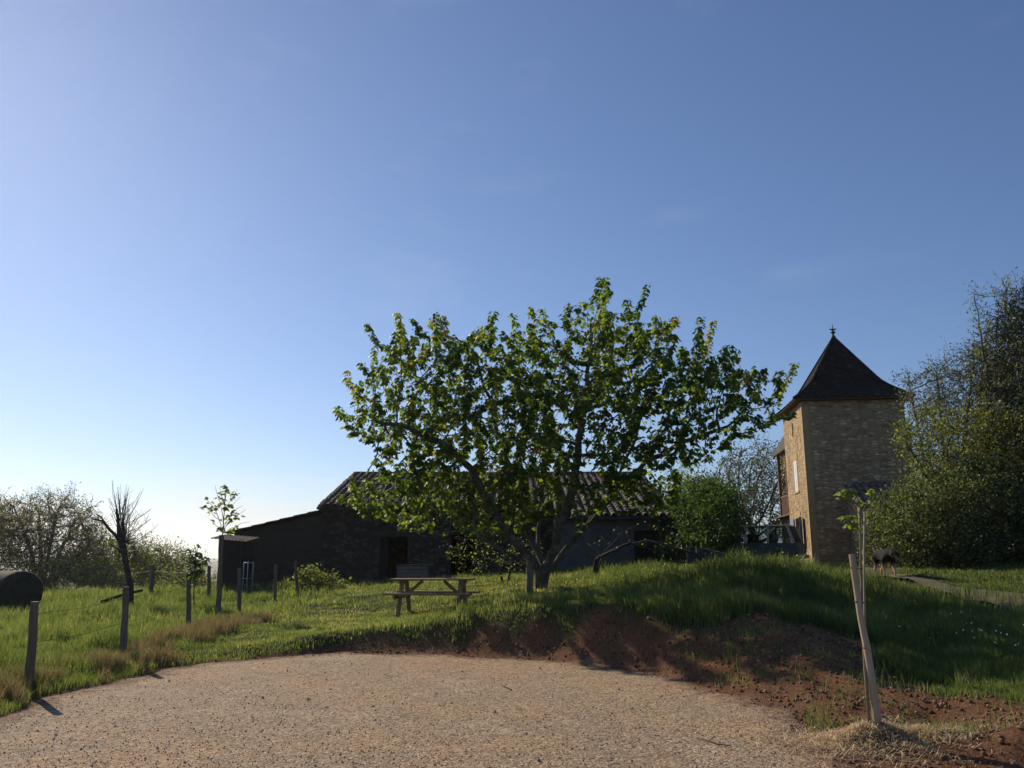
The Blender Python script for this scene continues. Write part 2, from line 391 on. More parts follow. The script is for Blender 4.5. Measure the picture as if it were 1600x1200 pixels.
M['wood_dark_v'] = wood('dark_upright_boards', (.018, .015, .014), (.042, .034, .030), .9, 10, (1, 1, .12))
M['wood_grey'] = wood('grey_planks', (.10, .09, .08), (.24, .22, .20), .9, 10, (.12, 1, 1))
M['wood_frame'] = wood('brown_timber', (.09, .055, .035), (.18, .115, .075), .8, 10, (1, 1, .2))
def stone(name, cols, mortar, scl, aspect=2.4, coord_rot=(0, 0, 0), mort_w=.06, bmp=.8, tint=None):
    b = NB(name)
    c0 = b.n('TexCoord').outputs['Object']
    mp_ = b.n('Mapping', {'Vector': c0, 'Scale': (scl, scl, scl * aspect)}).outputs[0]
    wv = b.n('TexNoise', {'Vector': mp_, 'Scale': .9, 'Detail': 3.0}).outputs['Color']
    vec = b.n('Mix', {0: .12, 4: mp_, 5: wv}, data_type='VECTOR').outputs[1]
    vo = b.n('TexVoronoi', {'Vector': vec, 'Scale': 1.0, 'Randomness': .75}, feature='F1')
    ve = b.n('TexVoronoi', {'Vector': vec, 'Scale': 1.0, 'Randomness': .75}, feature='DISTANCE_TO_EDGE')
    cc = b.n('SeparateColor', {0: vo.outputs['Color']}).outputs[0]
    col = b.ramp(cc, cols)
    fine = b.noise(c0, 14, 7, .7); big = b.noise(c0, .7, 5, .6)
    col = b.mix(.22, col, b.ramp(fine, [(.25, cols[0][1]), (.75, cols[-1][1])]))
    col = b.mix(1.0, col, b.ramp(big, [(.3, (.72, .70, .68)), (.7, (1.12, 1.08, 1.0))]), 'MULTIPLY')
    mk = b.ramp(ve.outputs['Distance'], [(mort_w * .4, (0, 0, 0)), (mort_w * 1.6, (1, 1, 1))])
    col = b.mix(mk, mortar, col)
    nb = b.bump(fine, .4, .01, b.bump(mk, bmp, .03))
    b.pbr(col, .92, nb, .15); return b.m
M['tower_stone'] = stone('golden_limestone', [(0, (.23, .145, .072)), (.35, (.46, .33, .18)), (.7, (.60, .45, .27)), (1, (.76, .64, .45))], (.36, .255, .15), 3.9, 2.6, mort_w=.09)
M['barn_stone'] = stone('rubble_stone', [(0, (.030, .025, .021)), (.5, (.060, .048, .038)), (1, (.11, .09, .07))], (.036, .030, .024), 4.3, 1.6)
M['quoin'] = simple('lime_render', (.38, .265, .13), (.47, .34, .18), 5, .9, .2, .3)
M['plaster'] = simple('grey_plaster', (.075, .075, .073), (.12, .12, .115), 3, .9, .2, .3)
M['plaster_cream'] = simple('cream_plaster', (.36, .28, .20), (.46, .37, .27), 3, .9, .2, .3)
def tiles(name, cols):
    b = NB(name); a = b.attr('rnd'); c = b.ramp(a, cols)
    n = b.noise(b.coord(), 9, 6, .7); c = b.mix(.45, c, b.ramp(n, [(.3, cols[0][1]), (.75, cols[-1][1])]))
    b.pbr(c, .85, b.bump(n, .4, .01), .25); return b.m
M['tiles'] = tiles('canal_tiles', [(0, (.024, .020, .018)), (.55, (.046, .038, .033)), (.85, (.085, .072, .060)), (1, (.20, .175, .145))])
M['tiles_red'] = tiles('worn_canal_tiles', [(0, (.13, .09, .065)), (.6, (.26, .19, .145)), (1, (.42, .36, .30))])
M['slate'] = tiles('dark_roof_tiles', [(0, (.010, .009, .009)), (.8, (.020, .017, .016)), (.96, (.032, .027, .025)), (1, (.09, .075, .065))])
M['dark'] = simple('dark_interior', (.012, .011, .010), (.02, .018, .016), 3, 1, .05, .1)
M['blue_shutter'] = simple('pale_blue_paint', (.15, .24, .42), (.20, .31, .52), 20, .6, .3, .15)
M['white_paint'] = simple('white_paint', (.55, .55, .53), (.72, .72, .70), 12, .5, .4, .1)
M['metal_white'] = simple('chipped_white_metal', (.20, .22, .26), (.34, .36, .40), 20, .5, .5, .1)
M['metal_dark'] = simple('dark_metal', (.03, .03, .03), (.07, .065, .06), 20, .5, .5, .1, metal=.6)
M['finial'] = simple('dark_finial', (.03, .028, .03), (.06, .055, .055), 20, .6, .4, .1)
M['bale'] = simple('black_bale_wrap', (.018, .020, .018), (.05, .052, .036), 6, .85, .12, .9, bd=.04)
M['tarp'] = simple('blue_grey_sheet', (.016, .028, .034), (.03, .046, .052), 3, .6, .35, .4)
M['carpaint'] = simple('faded_dark_green_paint', (.055, .075, .072), (.11, .135, .125), 5, .45, .45, .15)
M['car_roof'] = simple('chalky_roof_paint', (.36, .33, .27), (.55, .50, .42), 8, .6, .4, .1)
M['rubber'] = simple('rubber', (.015, .015, .015), (.03, .03, .03), 10, .8, .3, .2)
M['chrome'] = simple('dull_chrome', (.45, .45, .45), (.6, .6, .6), 10, .3, .6, .05, metal=1)
M['redlamp'] = simple('red_lamp_glass', (.30, .02, .015), (.4, .03, .02), 10, .2, .6, .05)
b = NB('car_glass'); p = b.n('BsdfPrincipled', {'Base Color': (.8, .85, .85, 1), 'Roughness': .06, 'Specular IOR Level': .5})
t = b.n('BsdfTransparent', {'Color': (.75, .8, .8, 1)}); fr = b.n('Fresnel', {'IOR': 1.45})
mxs = b.n('MixShader', {0: b.math('ADD', fr.outputs[0], .04), 1: t.outputs[0], 2: b.n('BsdfGlossy', {'Roughness': .05}).outputs[0]})
b.t.links.new(mxs.outputs[0], b.out.inputs[0]); M['glass'] = b.m
M['corr'] = leafmat('translucent_corrugated_sheet', [(0, (.30, .20, .09)), (1, (.40, .28, .13))], (1.2, .95, .6), .5, .4, .4)
M['tie'] = simple('black_tie', (.02, .02, .02), (.04, .04, .04), 10, .7, .3, .1)

# ------------------------------------------------------------------ ground sheet
def axis(lo, hi, d0, lo_end, hi_end, g=1.13):
    a = list(np.arange(lo, hi + 1e-6, d0)); d = d0
    while a[-1] < hi_end: d *= g; a.append(a[-1] + d)
    d = d0; pre = []
    c = lo
    while c > lo_end: d *= g; c -= d; pre.append(c)
    return np.array(pre[::-1] + a)
gx = axis(-14, 15, .11, -9000, 9000); gy = axis(4.5, 36, .11, -3000, 12000)
GX, GY = np.meshgrid(gx, gy); ny, nx = GX.shape
GZ = hgt(GX, GY)
ml = m_lot(GX, GY); GZ = GZ - .07 * sstep(-.15, -.5, ml)
tk = m_trk(GX, GY)
GZ = GZ - .06 * sstep(.6, 1, tk)
soil = np.maximum(m_soil(GX, GY), sstep(.30, .0, ml))
idx = np.arange(nx * ny).reshape(ny, nx)
F = np.stack([idx[:-1, :-1], idx[:-1, 1:], idx[1:, 1:], idx[1:, :-1]], -1).reshape(-1, 4)
o = mesh_np('ground', np.stack([GX, GY, GZ], -1).reshape(-1, 3), F, M['ground'], smooth=True, attrs={'soil': ('POINT', soil.ravel())})
tag(o, kind='structure')
def sheet(name, x0, x1, y0, y1, d, keep, zoff, mat, dip):
    xs = np.arange(x0, x1, d); ys = np.arange(y0, y1, d); X, Y = np.meshgrid(xs, ys); n_y, n_x = X.shape
    k = keep(X, Y); Z = hgt(X, Y) + zoff(k)
    id_ = np.arange(n_x * n_y).reshape(n_y, n_x)
    Fq = np.stack([id_[:-1, :-1], id_[:-1, 1:], id_[1:, 1:], id_[1:, :-1]], -1).reshape(-1, 4)
    ok = (k.ravel()[Fq] > dip).any(1); Fq = Fq[ok]
    used = np.unique(Fq); rm = np.full(n_x * n_y, -1); rm[used] = np.arange(len(used))
    V = np.stack([X, Y, Z], -1).reshape(-1, 3)[used]
    return tag(mesh_np(name, V, rm[Fq], mat, smooth=True, attrs={'edge': ('POINT', k.ravel()[used])}), kind='structure')
sheet('gravel_yard', -11, 5.2, -7, 15.5, .07, lambda X, Y: -m_lot(X, Y), lambda k: -.05 + .065 * sstep(-.12, .12, k) , M['gravel'], -.12)
sheet('track', 8.5, 24, 8, 34, .12, lambda X, Y: m_trk(X, Y), lambda k: -.05 + .062 * sstep(.2, .7, k), M['track'], .15)

# distant hills
for i, (Yd, amp, x0, x1, sd, base) in enumerate([(2600, 22, -4200, 3000, 31, -30), (4300, 60, -7000, 4500, 57, -30)]):
    xs = np.linspace(x0, x1, 220); prof = base + 12 + amp * fbm(xs, xs * 0 + i * 7, 900, sd, 5)
    rows = []
    for t in np.linspace(0, 1, 14):
        rows.append(np.stack([xs, Yd - 700 + 700 * t + 0 * xs, base - 8 + (prof - base + 8) * np.sin(t * math.pi / 2) + (fbm(xs, t * 900, 150, 3) - .5) * 6 * (t > 0)], -1))
    for t in np.linspace(.1, 1, 6):
        rows.append(np.stack([xs, Yd + 700 * t + 0 * xs, base - 8 + (prof - base + 8) * np.cos(t * math.pi / 2)], -1))
    V = np.concatenate(rows); nr = len(rows); id_ = np.arange(nr * 220).reshape(nr, 220)
    Fq = np.stack([id_[:-1, :-1], id_[:-1, 1:], id_[1:, 1:], id_[1:, :-1]], -1).reshape(-1, 4)
    if i == 0: M['hill'] = simple('wooded_hill', (.035, .055, .025), (.08, .10, .045), .006, 1, .1, .3)
    tag(mesh_np('hills', V, Fq, M['hill'], smooth=True), kind='structure')

# ------------------------------------------------------------------ scatter of small pieces
rng = np.random.default_rng(7)
def frames(dirs, spin=None, rng=rng):
    """orthonormal frames: y along dirs, z = normal"""
    d = dirs / np.linalg.norm(dirs, axis=1, keepdims=True)
    a = rng.normal(size=d.shape) if spin is None else spin
    x = np.cross(d, a); x /= np.linalg.norm(x, axis=1, keepdims=True) + 1e-9
    z = np.cross(x, d)
    return x, d, z
def scatter(name, tv, tf, pos, dirs, size, mat, parent=None, origin=None, spin=None, rnd=None, smooth=False, sx=1.0):
    n = len(pos); tv = np.asarray(tv, float); tf = np.asarray(tf)
    x, y, z = frames(dirs, spin)
    s = np.asarray(size)[:, None, None] * np.ones((n, 1, 1))
    V = pos[:, None] + s * (tv[None, :, 0:1] * x[:, None] * sx + tv[None, :, 1:2] * y[:, None] + tv[None, :, 2:3] * z[:, None])
    F = tf[None] + (np.arange(n) * len(tv))[:, None, None]
    r = rng.random(n) if rnd is None else rnd
    return mesh_np(name, V.reshape(-1, 3), F.reshape(-1, tf.shape[1]), mat, parent, smooth, {'rnd': ('FACE', np.repeat(r, len(tf)))}, origin)
# loose stones on the yard
def chips(n, y0, y1, lo, hi):
    t = rng.random(n); y = (y0 ** -1 + t * (y1 ** -1 - y0 ** -1)) ** -1
    x = (rng.random(n) * 2 - 1) * (y * .68 + .5)
    k = (m_lot(x, y) < .1) | ((m_soil(x, y) > .6) & (rng.random(n) < .35))
    x, y = x[k], y[k]; s = lo + (hi - lo) * rng.random(len(x)) ** 4
    return x, y, s
x, y, s = chips(120000, 3.6, 15.5, .003, .013)
oct_v = [(1,0,0),(-1,0,0),(0,.8,0),(0,-.8,0),(0,0,.26),(0,0,-.5),(.6,.55,.15),(-.6,-.45,.17)]
oct_f = [(0,6,4),(6,2,4),(2,1,4),(1,7,4),(7,3,4),(3,0,4),(0,2,6),(1,3,7)]
z = hgt(x, y) + .015 + s * .08
dd = rng.normal(size=(len(x), 3)); dd[:, 2] *= .25; up = np.tile([0, 0, 1.], (len(x), 1)) + rng.normal(size=(len(x), 3)) * .25
r_ = np.clip(rng.random(len(x)) ** 1.3, 0, 1)
o = scatter('gravel_stones', oct_v, oct_f, np.stack([x, y, z], 1), dd, s, M['chips'], spin=np.cross(dd, up) * 1.0 + 0 * dd, rnd=r_)
tag(o, 'loose pale and brown stones strewn over the gravel yard', 'gravel', kind='stuff')

ico_v = [(1,0,0),(-1,0,0),(0,1,0),(0,-1,0),(0,0,.8),(0,0,-.8)]; ico_f = [(0,2,4),(2,1,4),(1,3,4),(3,0,4),(2,0,5),(1,2,5),(3,1,5),(0,3,5)]
b = NB('soil_clod'); c = b.ramp(b.attr('rnd'), [(0, (.09, .045, .026)), (.6, (.19, .105, .06)), (1, (.33, .22, .14))]); b.pbr(c, .95, None, .1); M['clod'] = b.m
n = 60000; y = 6.5 + 9 * rng.random(n); x = -6 + 15 * rng.random(n); k = (m_soil(x, y) > .5) & (m_lot(x, y) > -.25); x, y = x[k], y[k]; sz = .005 + .030 * rng.random(len(x)) ** 5
z = hgt(x, y) + sz * .2; dd = rng.normal(size=(len(x), 3))
tag(scatter('soil_clods', ico_v, ico_f, np.stack([x, y, z], 1), dd, sz, M['clod'], rnd=rng.random(len(x)) ** 1.3), 'crumbled red-brown clods lying over the bare earth bank', 'soil', kind='stuff')
n = 420; y = 5 + 8.5 * rng.random(n) ** .8; x = (rng.random(n) * 2 - 1) * y * .66; k = m_lot(x, y) < -.1; x, y = x[k], y[k]; sz = .011 + .016 * rng.random(len(x)) ** 3
dd = rng.normal(size=(len(x), 3)); dd[:, 2] *= .2
tag(scatter('larger_stones', oct_v, oct_f, np.stack([x, y, hgt(x, y) + .016 + sz * .2], 1), dd, sz, M['chips'], spin=np.cross(dd, np.array([0, 0, 1.]) + rng.normal(size=(len(x), 3)) * .2), rnd=rng.random(len(x)) ** .8, sx=.8), 'larger loose stones lying here and there on the gravel', 'stones', kind='stuff')
# grass --------------------------------------------------------------
DRYL = np.array([hit0(*q) for q in [(-80,1110),(0,1090),(110,1068),(200,1045),(250,1015),(300,995),(345,985),(400,975)]])
PATHF = None
def grass_height(x, y):
    h = .10 + .10 * fbm(x, y, 1.4, 41)
    lawn = sstep(-6.5, -4.5, x) * sstep(2.2, .2, x - (y - 15) * .08) * sstep(27, 24, y)      # mown part round the table
    h = h * (1 - .45 * lawn)
    mound = sstep(1.2, 3.5, x) * sstep(11, 13, y)
    h = h + mound * (.05 + .26 * fbm(x, y, 1.1, 43) ** 1.5)
    crest = np.exp(-((x - 6.0) / 1.9) ** 2 - ((y - 18.5) / 2.2) ** 2)
    h = h + .10 * crest
    edge = np.exp(-((x + .2) / 1.5) ** 2 - ((y - 16.2) / 1.0) ** 2); h = h + .12 * edge
    fld = sstep(-5.0, -7.5, x); h = h + fld * (-.02 + .17 * sstep(.48, .72, fbm(x, y, 1.1, 47)) + .10 * sstep(.5, .7, fbm(x, y, .5, 48)))
    wall = sstep(27.5, 30.5, y) * sstep(9, 6, x); h = h + wall * .25 * fbm(x, y, 1.0, 49)
    low = sstep(6.8, 8.0, x) * sstep(16, 17.5, y); h = h * (1 - .62 * low); h = h * (1 - .8 * np.exp(-((x - 8.6) / 1.3) ** 2 - ((y - 18.8) / 1.9) ** 2))
    h = h * (.35 + 1.3 * fbm(x, y, .35, 45) ** 1.2)
    return h
def grass_pts(n, y0, y1, pw=-.6):
    t = rng.random(n); y = (y0 ** pw + t * (y1 ** pw - y0 ** pw)) ** (1 / pw)
    x = (rng.random(n) * 2 - 1) * (y * .70 + 1.5)
    return x, y
def free_of_buildings(x, y):
    return ~((y > 32.2) & (x > -12) & (x < 7)) & ~((y > 33) & (x > 11.5))
def grass(name, n, y0, y1, label, keep, hf, rf, mat, wmul=1.0, lean=.35):
    x, y = grass_pts(n, y0, y1); k = keep(x, y); x, y = x[k], y[k]; m = len(x)
    hh = hf(x, y) * (.55 + .7 * rng.random(m)); wd = .0032 * np.maximum(1, y / 9) * wmul * (.7 + .6 * rng.random(m))
    z = hgt(x, y) - .01
    a = rng.random(m) * 2 * math.pi; ca, sa = np.cos(a), np.sin(a)
    b_ = rng.random(m) * 2 * math.pi; ln = lean * (.3 + rng.random(m)); lx, ly = np.cos(b_) * ln, np.sin(b_) * ln
    P = np.stack([x, y, z], 1)
    def at(t, side, bend): return P + np.stack([ca * wd * side + lx * hh * bend, sa * wd * side + ly * hh * bend, hh * t], 1)
    V = np.stack([at(0, -1, 0), at(0, 1, 0), at(.55, -.75, .3), at(.55, .75, .3), at(.93, 0, 1)], 1)
    Fb = np.array([(0, 1, 3), (0, 3, 2), (2, 3, 4)])
    Fa = (Fb[None] + (np.arange(m) * 5)[:, None, None]).reshape(-1, 3)
    r = rf(x, y)
    o = mesh_np(name, V.reshape(-1, 3), Fa, mat, attrs={'rnd': ('FACE', np.repeat(r, 3))})
    return tag(o, label, 'grass', kind='stuff')
def keepg(x, y):
    ml = m_lot(x, y); s_ = m_soil(x, y); t_ = m_trk(x, y); u = rng.random(len(x))
    tuft = fbm(x, y, .5, 61) > .60
    return (ml > .03) & ((s_ < .3) | (u < .02) | (tuft & (u < .13))) & ((t_ < .35) | (u < .12)) & free_of_buildings(x, y)
def rcol(x, y):
    base = .5 * fbm(x, y, .9, 71) + .35 * (fbm(x, y, .28, 72) - .3) + .28 * rng.random(len(x))
    lawn = sstep(-6.5, -4.5, x) * sstep(2.6, .8, x)
    base = base + .10 * lawn - .10 * sstep(1, 3, x)
    dry = (rng.random(len(x)) < .055) * .35
    return np.clip(base + dry, 0, 1)
o = grass('meadow_grass', 620000, 7.5, 44, 'green grass over the meadow, the bank and round the picnic table', keepg, grass_height, rcol, M['grass'])
# dry fringe along the left edge of the yard
def keepd(x, y):
    d = polyline_d(DRYL, x, y) + (fbm(x, y, .8, 81) - .5) * .9
    return (d < .55) & (m_lot(x, y) > .05) & (fbm(x, y, .5, 83) > .50)
x0 = rng
def grass_dry(n):
    pts = []
    i = rng.integers(0, len(DRYL) - 1, n); t = rng.random(n)
    p = DRYL[i] * (1 - t)[:, None] + DRYL[i + 1] * t[:, None] + rng.normal(size=(n, 2)) * .45
    return p[:, 0], p[:, 1]
_gp = grass_pts
grass_pts = lambda n, y0, y1, pw=-.6: grass_dry(n)
grass('dry_grass', 34000, 7, 20, 'dry straw-coloured grass fringing the left edge of the yard', keepd, lambda x, y: .15 + .22 * fbm(x, y, .5, 85), lambda x, y: rng.random(len(x)), M['dry'], .8, .5)
grass_pts = _gp
# low leafy weeds along the cut edge of the yard and on the bank
def weeds():
    n = 60000; x, y = grass_pts(n, 8, 30, -1.0)
    ml = m_lot(x, y); s_ = m_soil(x, y)
    near = (ml > 0) & (ml < 1.1); cl = fbm(x, y, .7, 91)
    k = ((near & (cl > .48)) | ((cl > .62) & (ml > .1) & (x > 2.0))) & ((s_ < .5) | (rng.random(n) < .12)) & free_of_buildings(x, y) & (m_trk(x, y) < .3)
    x, y = x[k], y[k]; m = len(x)
    z = hgt(x, y) + rng.random(m) * .10 + .02
    d = rng.normal(size=(m, 3)); d[:, 2] = np.abs(d[:, 2]) * .5
    leaf = [(0, 0, 0), (.32, .45, .08), (0, 1, -.05), (-.32, .45, .08)]
    o = scatter('leafy_weeds', leaf, [(0, 1, 2), (0, 2, 3)], np.stack([x, y, z], 1), d, (.03 + .035 * rng.random(m)) * np.maximum(1, y / 14) * .8, M['weed'])
    tag(o, 'low broad-leaved weeds creeping over the bank and meadow', 'weeds', kind='stuff')
weeds()
def flowers(name, n, region, col, label, size=.014):
    b = NB(name + '_petals'); b.pbr(col, .6, None, .3)
    x, y = region(n); k = (m_lot(x, y) > .2) & (m_soil(x, y) < .4) & free_of_buildings(x, y); x, y = x[k], y[k]; m = len(x)
    z = hgt(x, y) + grass_height(x, y) * 1.0 + .03
    hexa = [(0, 0, .15)] + [(math.cos(a * math.pi / 3), math.sin(a * math.pi / 3), .35) for a in range(6)]
    f = [(0, i + 1, (i + 1) % 6 + 1) for i in range(6)]
    d = rng.normal(size=(m, 3)); d[:, 2] *= .4
    spin = np.cross(d, np.tile([0, 0, 1.], (m, 1)) + rng.normal(size=(m, 3)) * .3)
    o = scatter(name, hexa, f, np.stack([x, y, z], 1), d, size * np.maximum(.8, y / 16) * (.7 + .6 * rng.random(m)), b.m, spin=spin)
    tag(o, label, 'flowers', kind='stuff')
flowers('buttercups', 900, lambda n: (rng.normal(.6, 2.6, n), rng.normal(20.5, 1.7, n)), (.62, .50, .03), 'tiny yellow buttercups in the grass near the picnic table')
flowers('daisies', 70, lambda n: (rng.normal(6.9, .6, n), rng.normal(11.6, .6, n)), (.7, .7, .55), 'small pale daisies in the shaded grass on the right bank', .013)

# ------------------------------------------------------------------ trees
def colonize(nodes, parents, attr, step, infl, kill, iters=160, trop=(0, 0, .05), jit=.12, seed=1, maxn=9000):
    r = np.random.default_rng(seed)
    N = [np.array(p, float) for p in nodes]; P = list(parents)
    A = np.array(attr, float); nn = np.array(N)
    D = np.full(len(A), 1e9); I = np.zeros(len(A), int)
    for c in range(0, len(nn), 200):
        d = np.linalg.norm(A[:, None] - nn[None, c:c + 200], axis=2); j = d.argmin(1); dm = d[np.arange(len(A)), j]
        u = dm < D; D[u] = dm[u]; I[u] = j[u] + c
    kids = {}
    trop = np.array(trop)
    for it in range(iters):
        if len(A) == 0 or len(N) > maxn: break
        act = D < infl
        if not act.any(): infl *= 1.3; act = D < infl
        if not act.any(): break
        ids = I[act]; v = A[act] - np.array(N)[ids]; v /= np.linalg.norm(v, axis=1, keepdims=True) + 1e-9
        uq, inv = np.unique(ids, return_inverse=True)
        acc = np.zeros((len(uq), 3)); np.add.at(acc, inv, v)
        acc /= np.linalg.norm(acc, axis=1, keepdims=True) + 1e-9
        acc += trop + r.normal(size=acc.shape) * jit
        acc /= np.linalg.norm(acc, axis=1, keepdims=True) + 1e-9
        new = []; 
        for q, dv in zip(uq, acc):
            if kids.get(q, 0) >= 3: continue
            kids[q] = kids.get(q, 0) + 1
            new.append(N[q] + dv * step * r.uniform(.8, 1.2)); P.append(int(q))
        if not new: break
        b0 = len(N); N += new; nw = np.array(new)
        d = np.linalg.norm(A[:, None] - nw[None], axis=2); j = d.argmin(1); dm = d[np.arange(len(A)), j]
        u = dm < D; D[u] = dm[u]; I[u] = j[u] + b0
        blocked = np.array([kids.get(int(q), 0) >= 3 for q in I])
        kp = (D > kill) & ~(blocked & (D < infl * .5) & (r.random(len(A)) < .5)); A, D, I = A[kp], D[kp], I[kp]
    return np.array(N), np.array(P)
def radii(N, P, tip, base):
    n = len(N); cnt = np.zeros(n); ch = [[] for _ in range(n)]
    for i in range(n):
        if P[i] >= 0: ch[P[i]].append(i)
    for i in range(n - 1, -1, -1):
        if cnt[i] == 0: cnt[i] = 1
        if P[i] >= 0: cnt[P[i]] += cnt[i]
    e = math.log(max(base / tip, 1.5)) / math.log(max(cnt.max(), 2))
    return tip * cnt ** e, ch, cnt
def branch_mesh(N, P, rad, ch, cnt, sides=6, minr=0):
    V = []; F = []
    roots = [i for i in range(len(N)) if P[i] < 0]
    stack = [(r_, None) for r_ in roots]
    while stack:
        st, par = stack.pop()
        chain = ([par] if par is not None else []) + [st]; c = st
        while ch[c]:
            k = max(ch[c], key=lambda q: cnt[q])
            for q in ch[c]:
                if q != k: stack.append((q, c))
            chain.append(k); c = k
        if len(chain) < 2: continue
        rr = [rad[q] for q in chain]
        if par is not None: rr[0] = min(rad[par] * .8, rr[1] * 1.25)
        if max(rr) < minr: continue
        ns = sides if rr[0] > .02 else (5 if rr[0] > .008 else 3)
        pts = N[chain]; T = np.gradient(pts, axis=0); T /= np.linalg.norm(T, axis=1, keepdims=True) + 1e-9
        u = np.cross(T[0], [.3, .9, .1]); u /= np.linalg.norm(u) + 1e-9
        b0 = len(V)
        for i in range(len(chain)):
            u = u - T[i] * (u @ T[i]); u /= np.linalg.norm(u) + 1e-9; w = np.cross(T[i], u)
            for k in range(ns):
                a = 2 * math.pi * k / ns; V.append(pts[i] + (u * math.cos(a) + w * math.sin(a)) * rr[i])
        for i in range(len(chain) - 1):
            for k in range(ns):
                F.append((b0 + i * ns + k, b0 + i * ns + (k + 1) % ns, b0 + (i + 1) * ns + (k + 1) % ns, b0 + (i + 1) * ns + k))
    return np.array(V), np.array(F)
LEAF2 = ([(0, 0, 0), (.34, .45, .10), (0, 1, -.08), (-.34, .45, .10)], [(0, 1, 2), (0, 2, 3)])
# five-lobed maple leaf, creased and drooping at the sides
_o = [(0, -.02), (.34, -.10), (.30, .18), (.62, .30), (.36, .48), (.28, .62), (0, 1.0), (-.28, .62), (-.36, .48), (-.62, .30), (-.30, .18), (-.34, -.10)]
MAPLE = ([(0, .32, .12)] + [(x, y, .12 - .55 * abs(x) - .32 * max(0, y - .3) ** 1.3) for x, y in _o], [(0, i + 1, (i + 1) % 12 + 1) for i in range(12)])
def envelope(poly, Y, depth, n, seed, shape=1.0, edge=60):
    """attraction points inside a crown: outline in photo pixels at distance Y, rounded front and back"""
    r = np.random.default_rng(seed); poly = np.array(poly, float); out = []
    lo = poly.min(0); hi = poly.max(0)
    while len(out) < n:
        q = r.random((4000, 2)) * (hi - lo) + lo
        sd = sdist(poly, q[:, 0], q[:, 1]); k = sd < 0; q = q[k]; sd = -sd[k]
        dp = depth * np.sqrt(np.clip(sd / edge, .02, 1)) * (r.random(len(q)) * 2 - 1)
        for (a, b_), d_ in zip(q, dp): out.append(tuple(pix(a, b_, Y)[i] + (0, d_, 0)[i] for i in range(3)))
    return np.array(out[:n])
def make_tree(name, label, cat, base, seeds, attr, tip, rbase, step, infl, kill, leaf, leafmat_, barkmat, lsize, lper, seed=1, group=None, trop=(0, 0, .05), droop=.3, leafr=None, spread=.06, sides=6, maxn=7000, iters=160, jit=.12, twig=0, twlen=.4, twup=.3, twcnt=40):
    base = Vector(base)
    nodes = [tuple(base - Vector((0, 0, .25)))]; par = [-1]; start = {}
    if not seeds: seeds = [[tuple(base + (Vector(attr.mean(0)) - base) * .25)]]
    for s_ in seeds:
        prev = 0
        src = s_[0] if isinstance(s_[0], int) else None
        pts = s_[1:] if src is not None else s_
        if src is not None: prev = src
        for p in pts:
            a = Vector(nodes[prev]); bb = Vector(p); L = (bb - a).length; k = max(1, int(L / step))
            for j in range(1, k + 1):
                q = a.lerp(bb, j / k)
                if j < k: q = q + Vector((random.uniform(-1, 1), random.uniform(-1, 1), random.uniform(-1, 1))) * L / k * .10
                nodes.append(tuple(q)); par.append(prev); prev = len(nodes) - 1
    N, P = colonize(nodes, par, attr, step, infl, kill, iters, trop, jit, seed, maxn)
    n0 = len(N)
    if twig:
        rt = np.random.default_rng(seed + 9); rad, ch, cnt = radii(N, P, tip, rbase); N = list(N); P = list(P)
        cand = [i for i in range(n0) if P[i] >= 0 and cnt[i] < twcnt]
        for i in cand:
            for _ in range(rt.poisson(twig)):
                d = N[i] - N[P[i]]; d = d / (np.linalg.norm(d) + 1e-9) * .6 + rt.normal(size=3) * .75 + np.array([0, 0, twup]); d /= np.linalg.norm(d) + 1e-9
                L = twlen * rt.uniform(.5, 1.4); cur = N[i]; p = i
                for j in range(3):
                    cur = cur + d * L / 3; N.append(cur); P.append(p); p = len(N) - 1; d = d + rt.normal(size=3) * .16 + np.array([0, 0, twup * .3]); d /= np.linalg.norm(d)
        N = np.array(N); P = np.array(P)
    rad, ch, cnt = radii(N, P, tip, rbase)
    V, F = branch_mesh(N, P, rad, ch, cnt, sides)
    print(name, n0, len(N))
    t = empty(name, base, label, cat, 0, group)
    mesh_np('trunk', V, F, barkmat, t, True, origin=base)
    r = np.random.default_rng(seed + 50)
    lr = leafr if leafr else tip * 2.6
    ed = np.where((rad < lr) & (P >= 0))[0]
    if lper > 0 and len(ed):
        w = np.repeat(ed, lper) if lper >= 1 else ed[r.random(len(ed)) < lper]
        t_ = r.random(len(w))[:, None]; pos = N[w] * t_ + N[P[w]] * (1 - t_) + r.normal(size=(len(w), 3)) * spread
        d = (N[w] - N[P[w]]); d /= np.linalg.norm(d, axis=1, keepdims=True) + 1e-9
        d = d * .5 + r.normal(size=d.shape) * .7; d[:, 2] -= droop
        scatter('crown', leaf[0], leaf[1], pos, d, lsize * (.6 + .7 * r.random(len(w))), leafmat_, t, base, spin=np.tile([0, 0, 1.], (len(w), 1)) @ np.eye(3) + r.normal(size=d.shape) * .6)
    return t, N, P, rad, ch

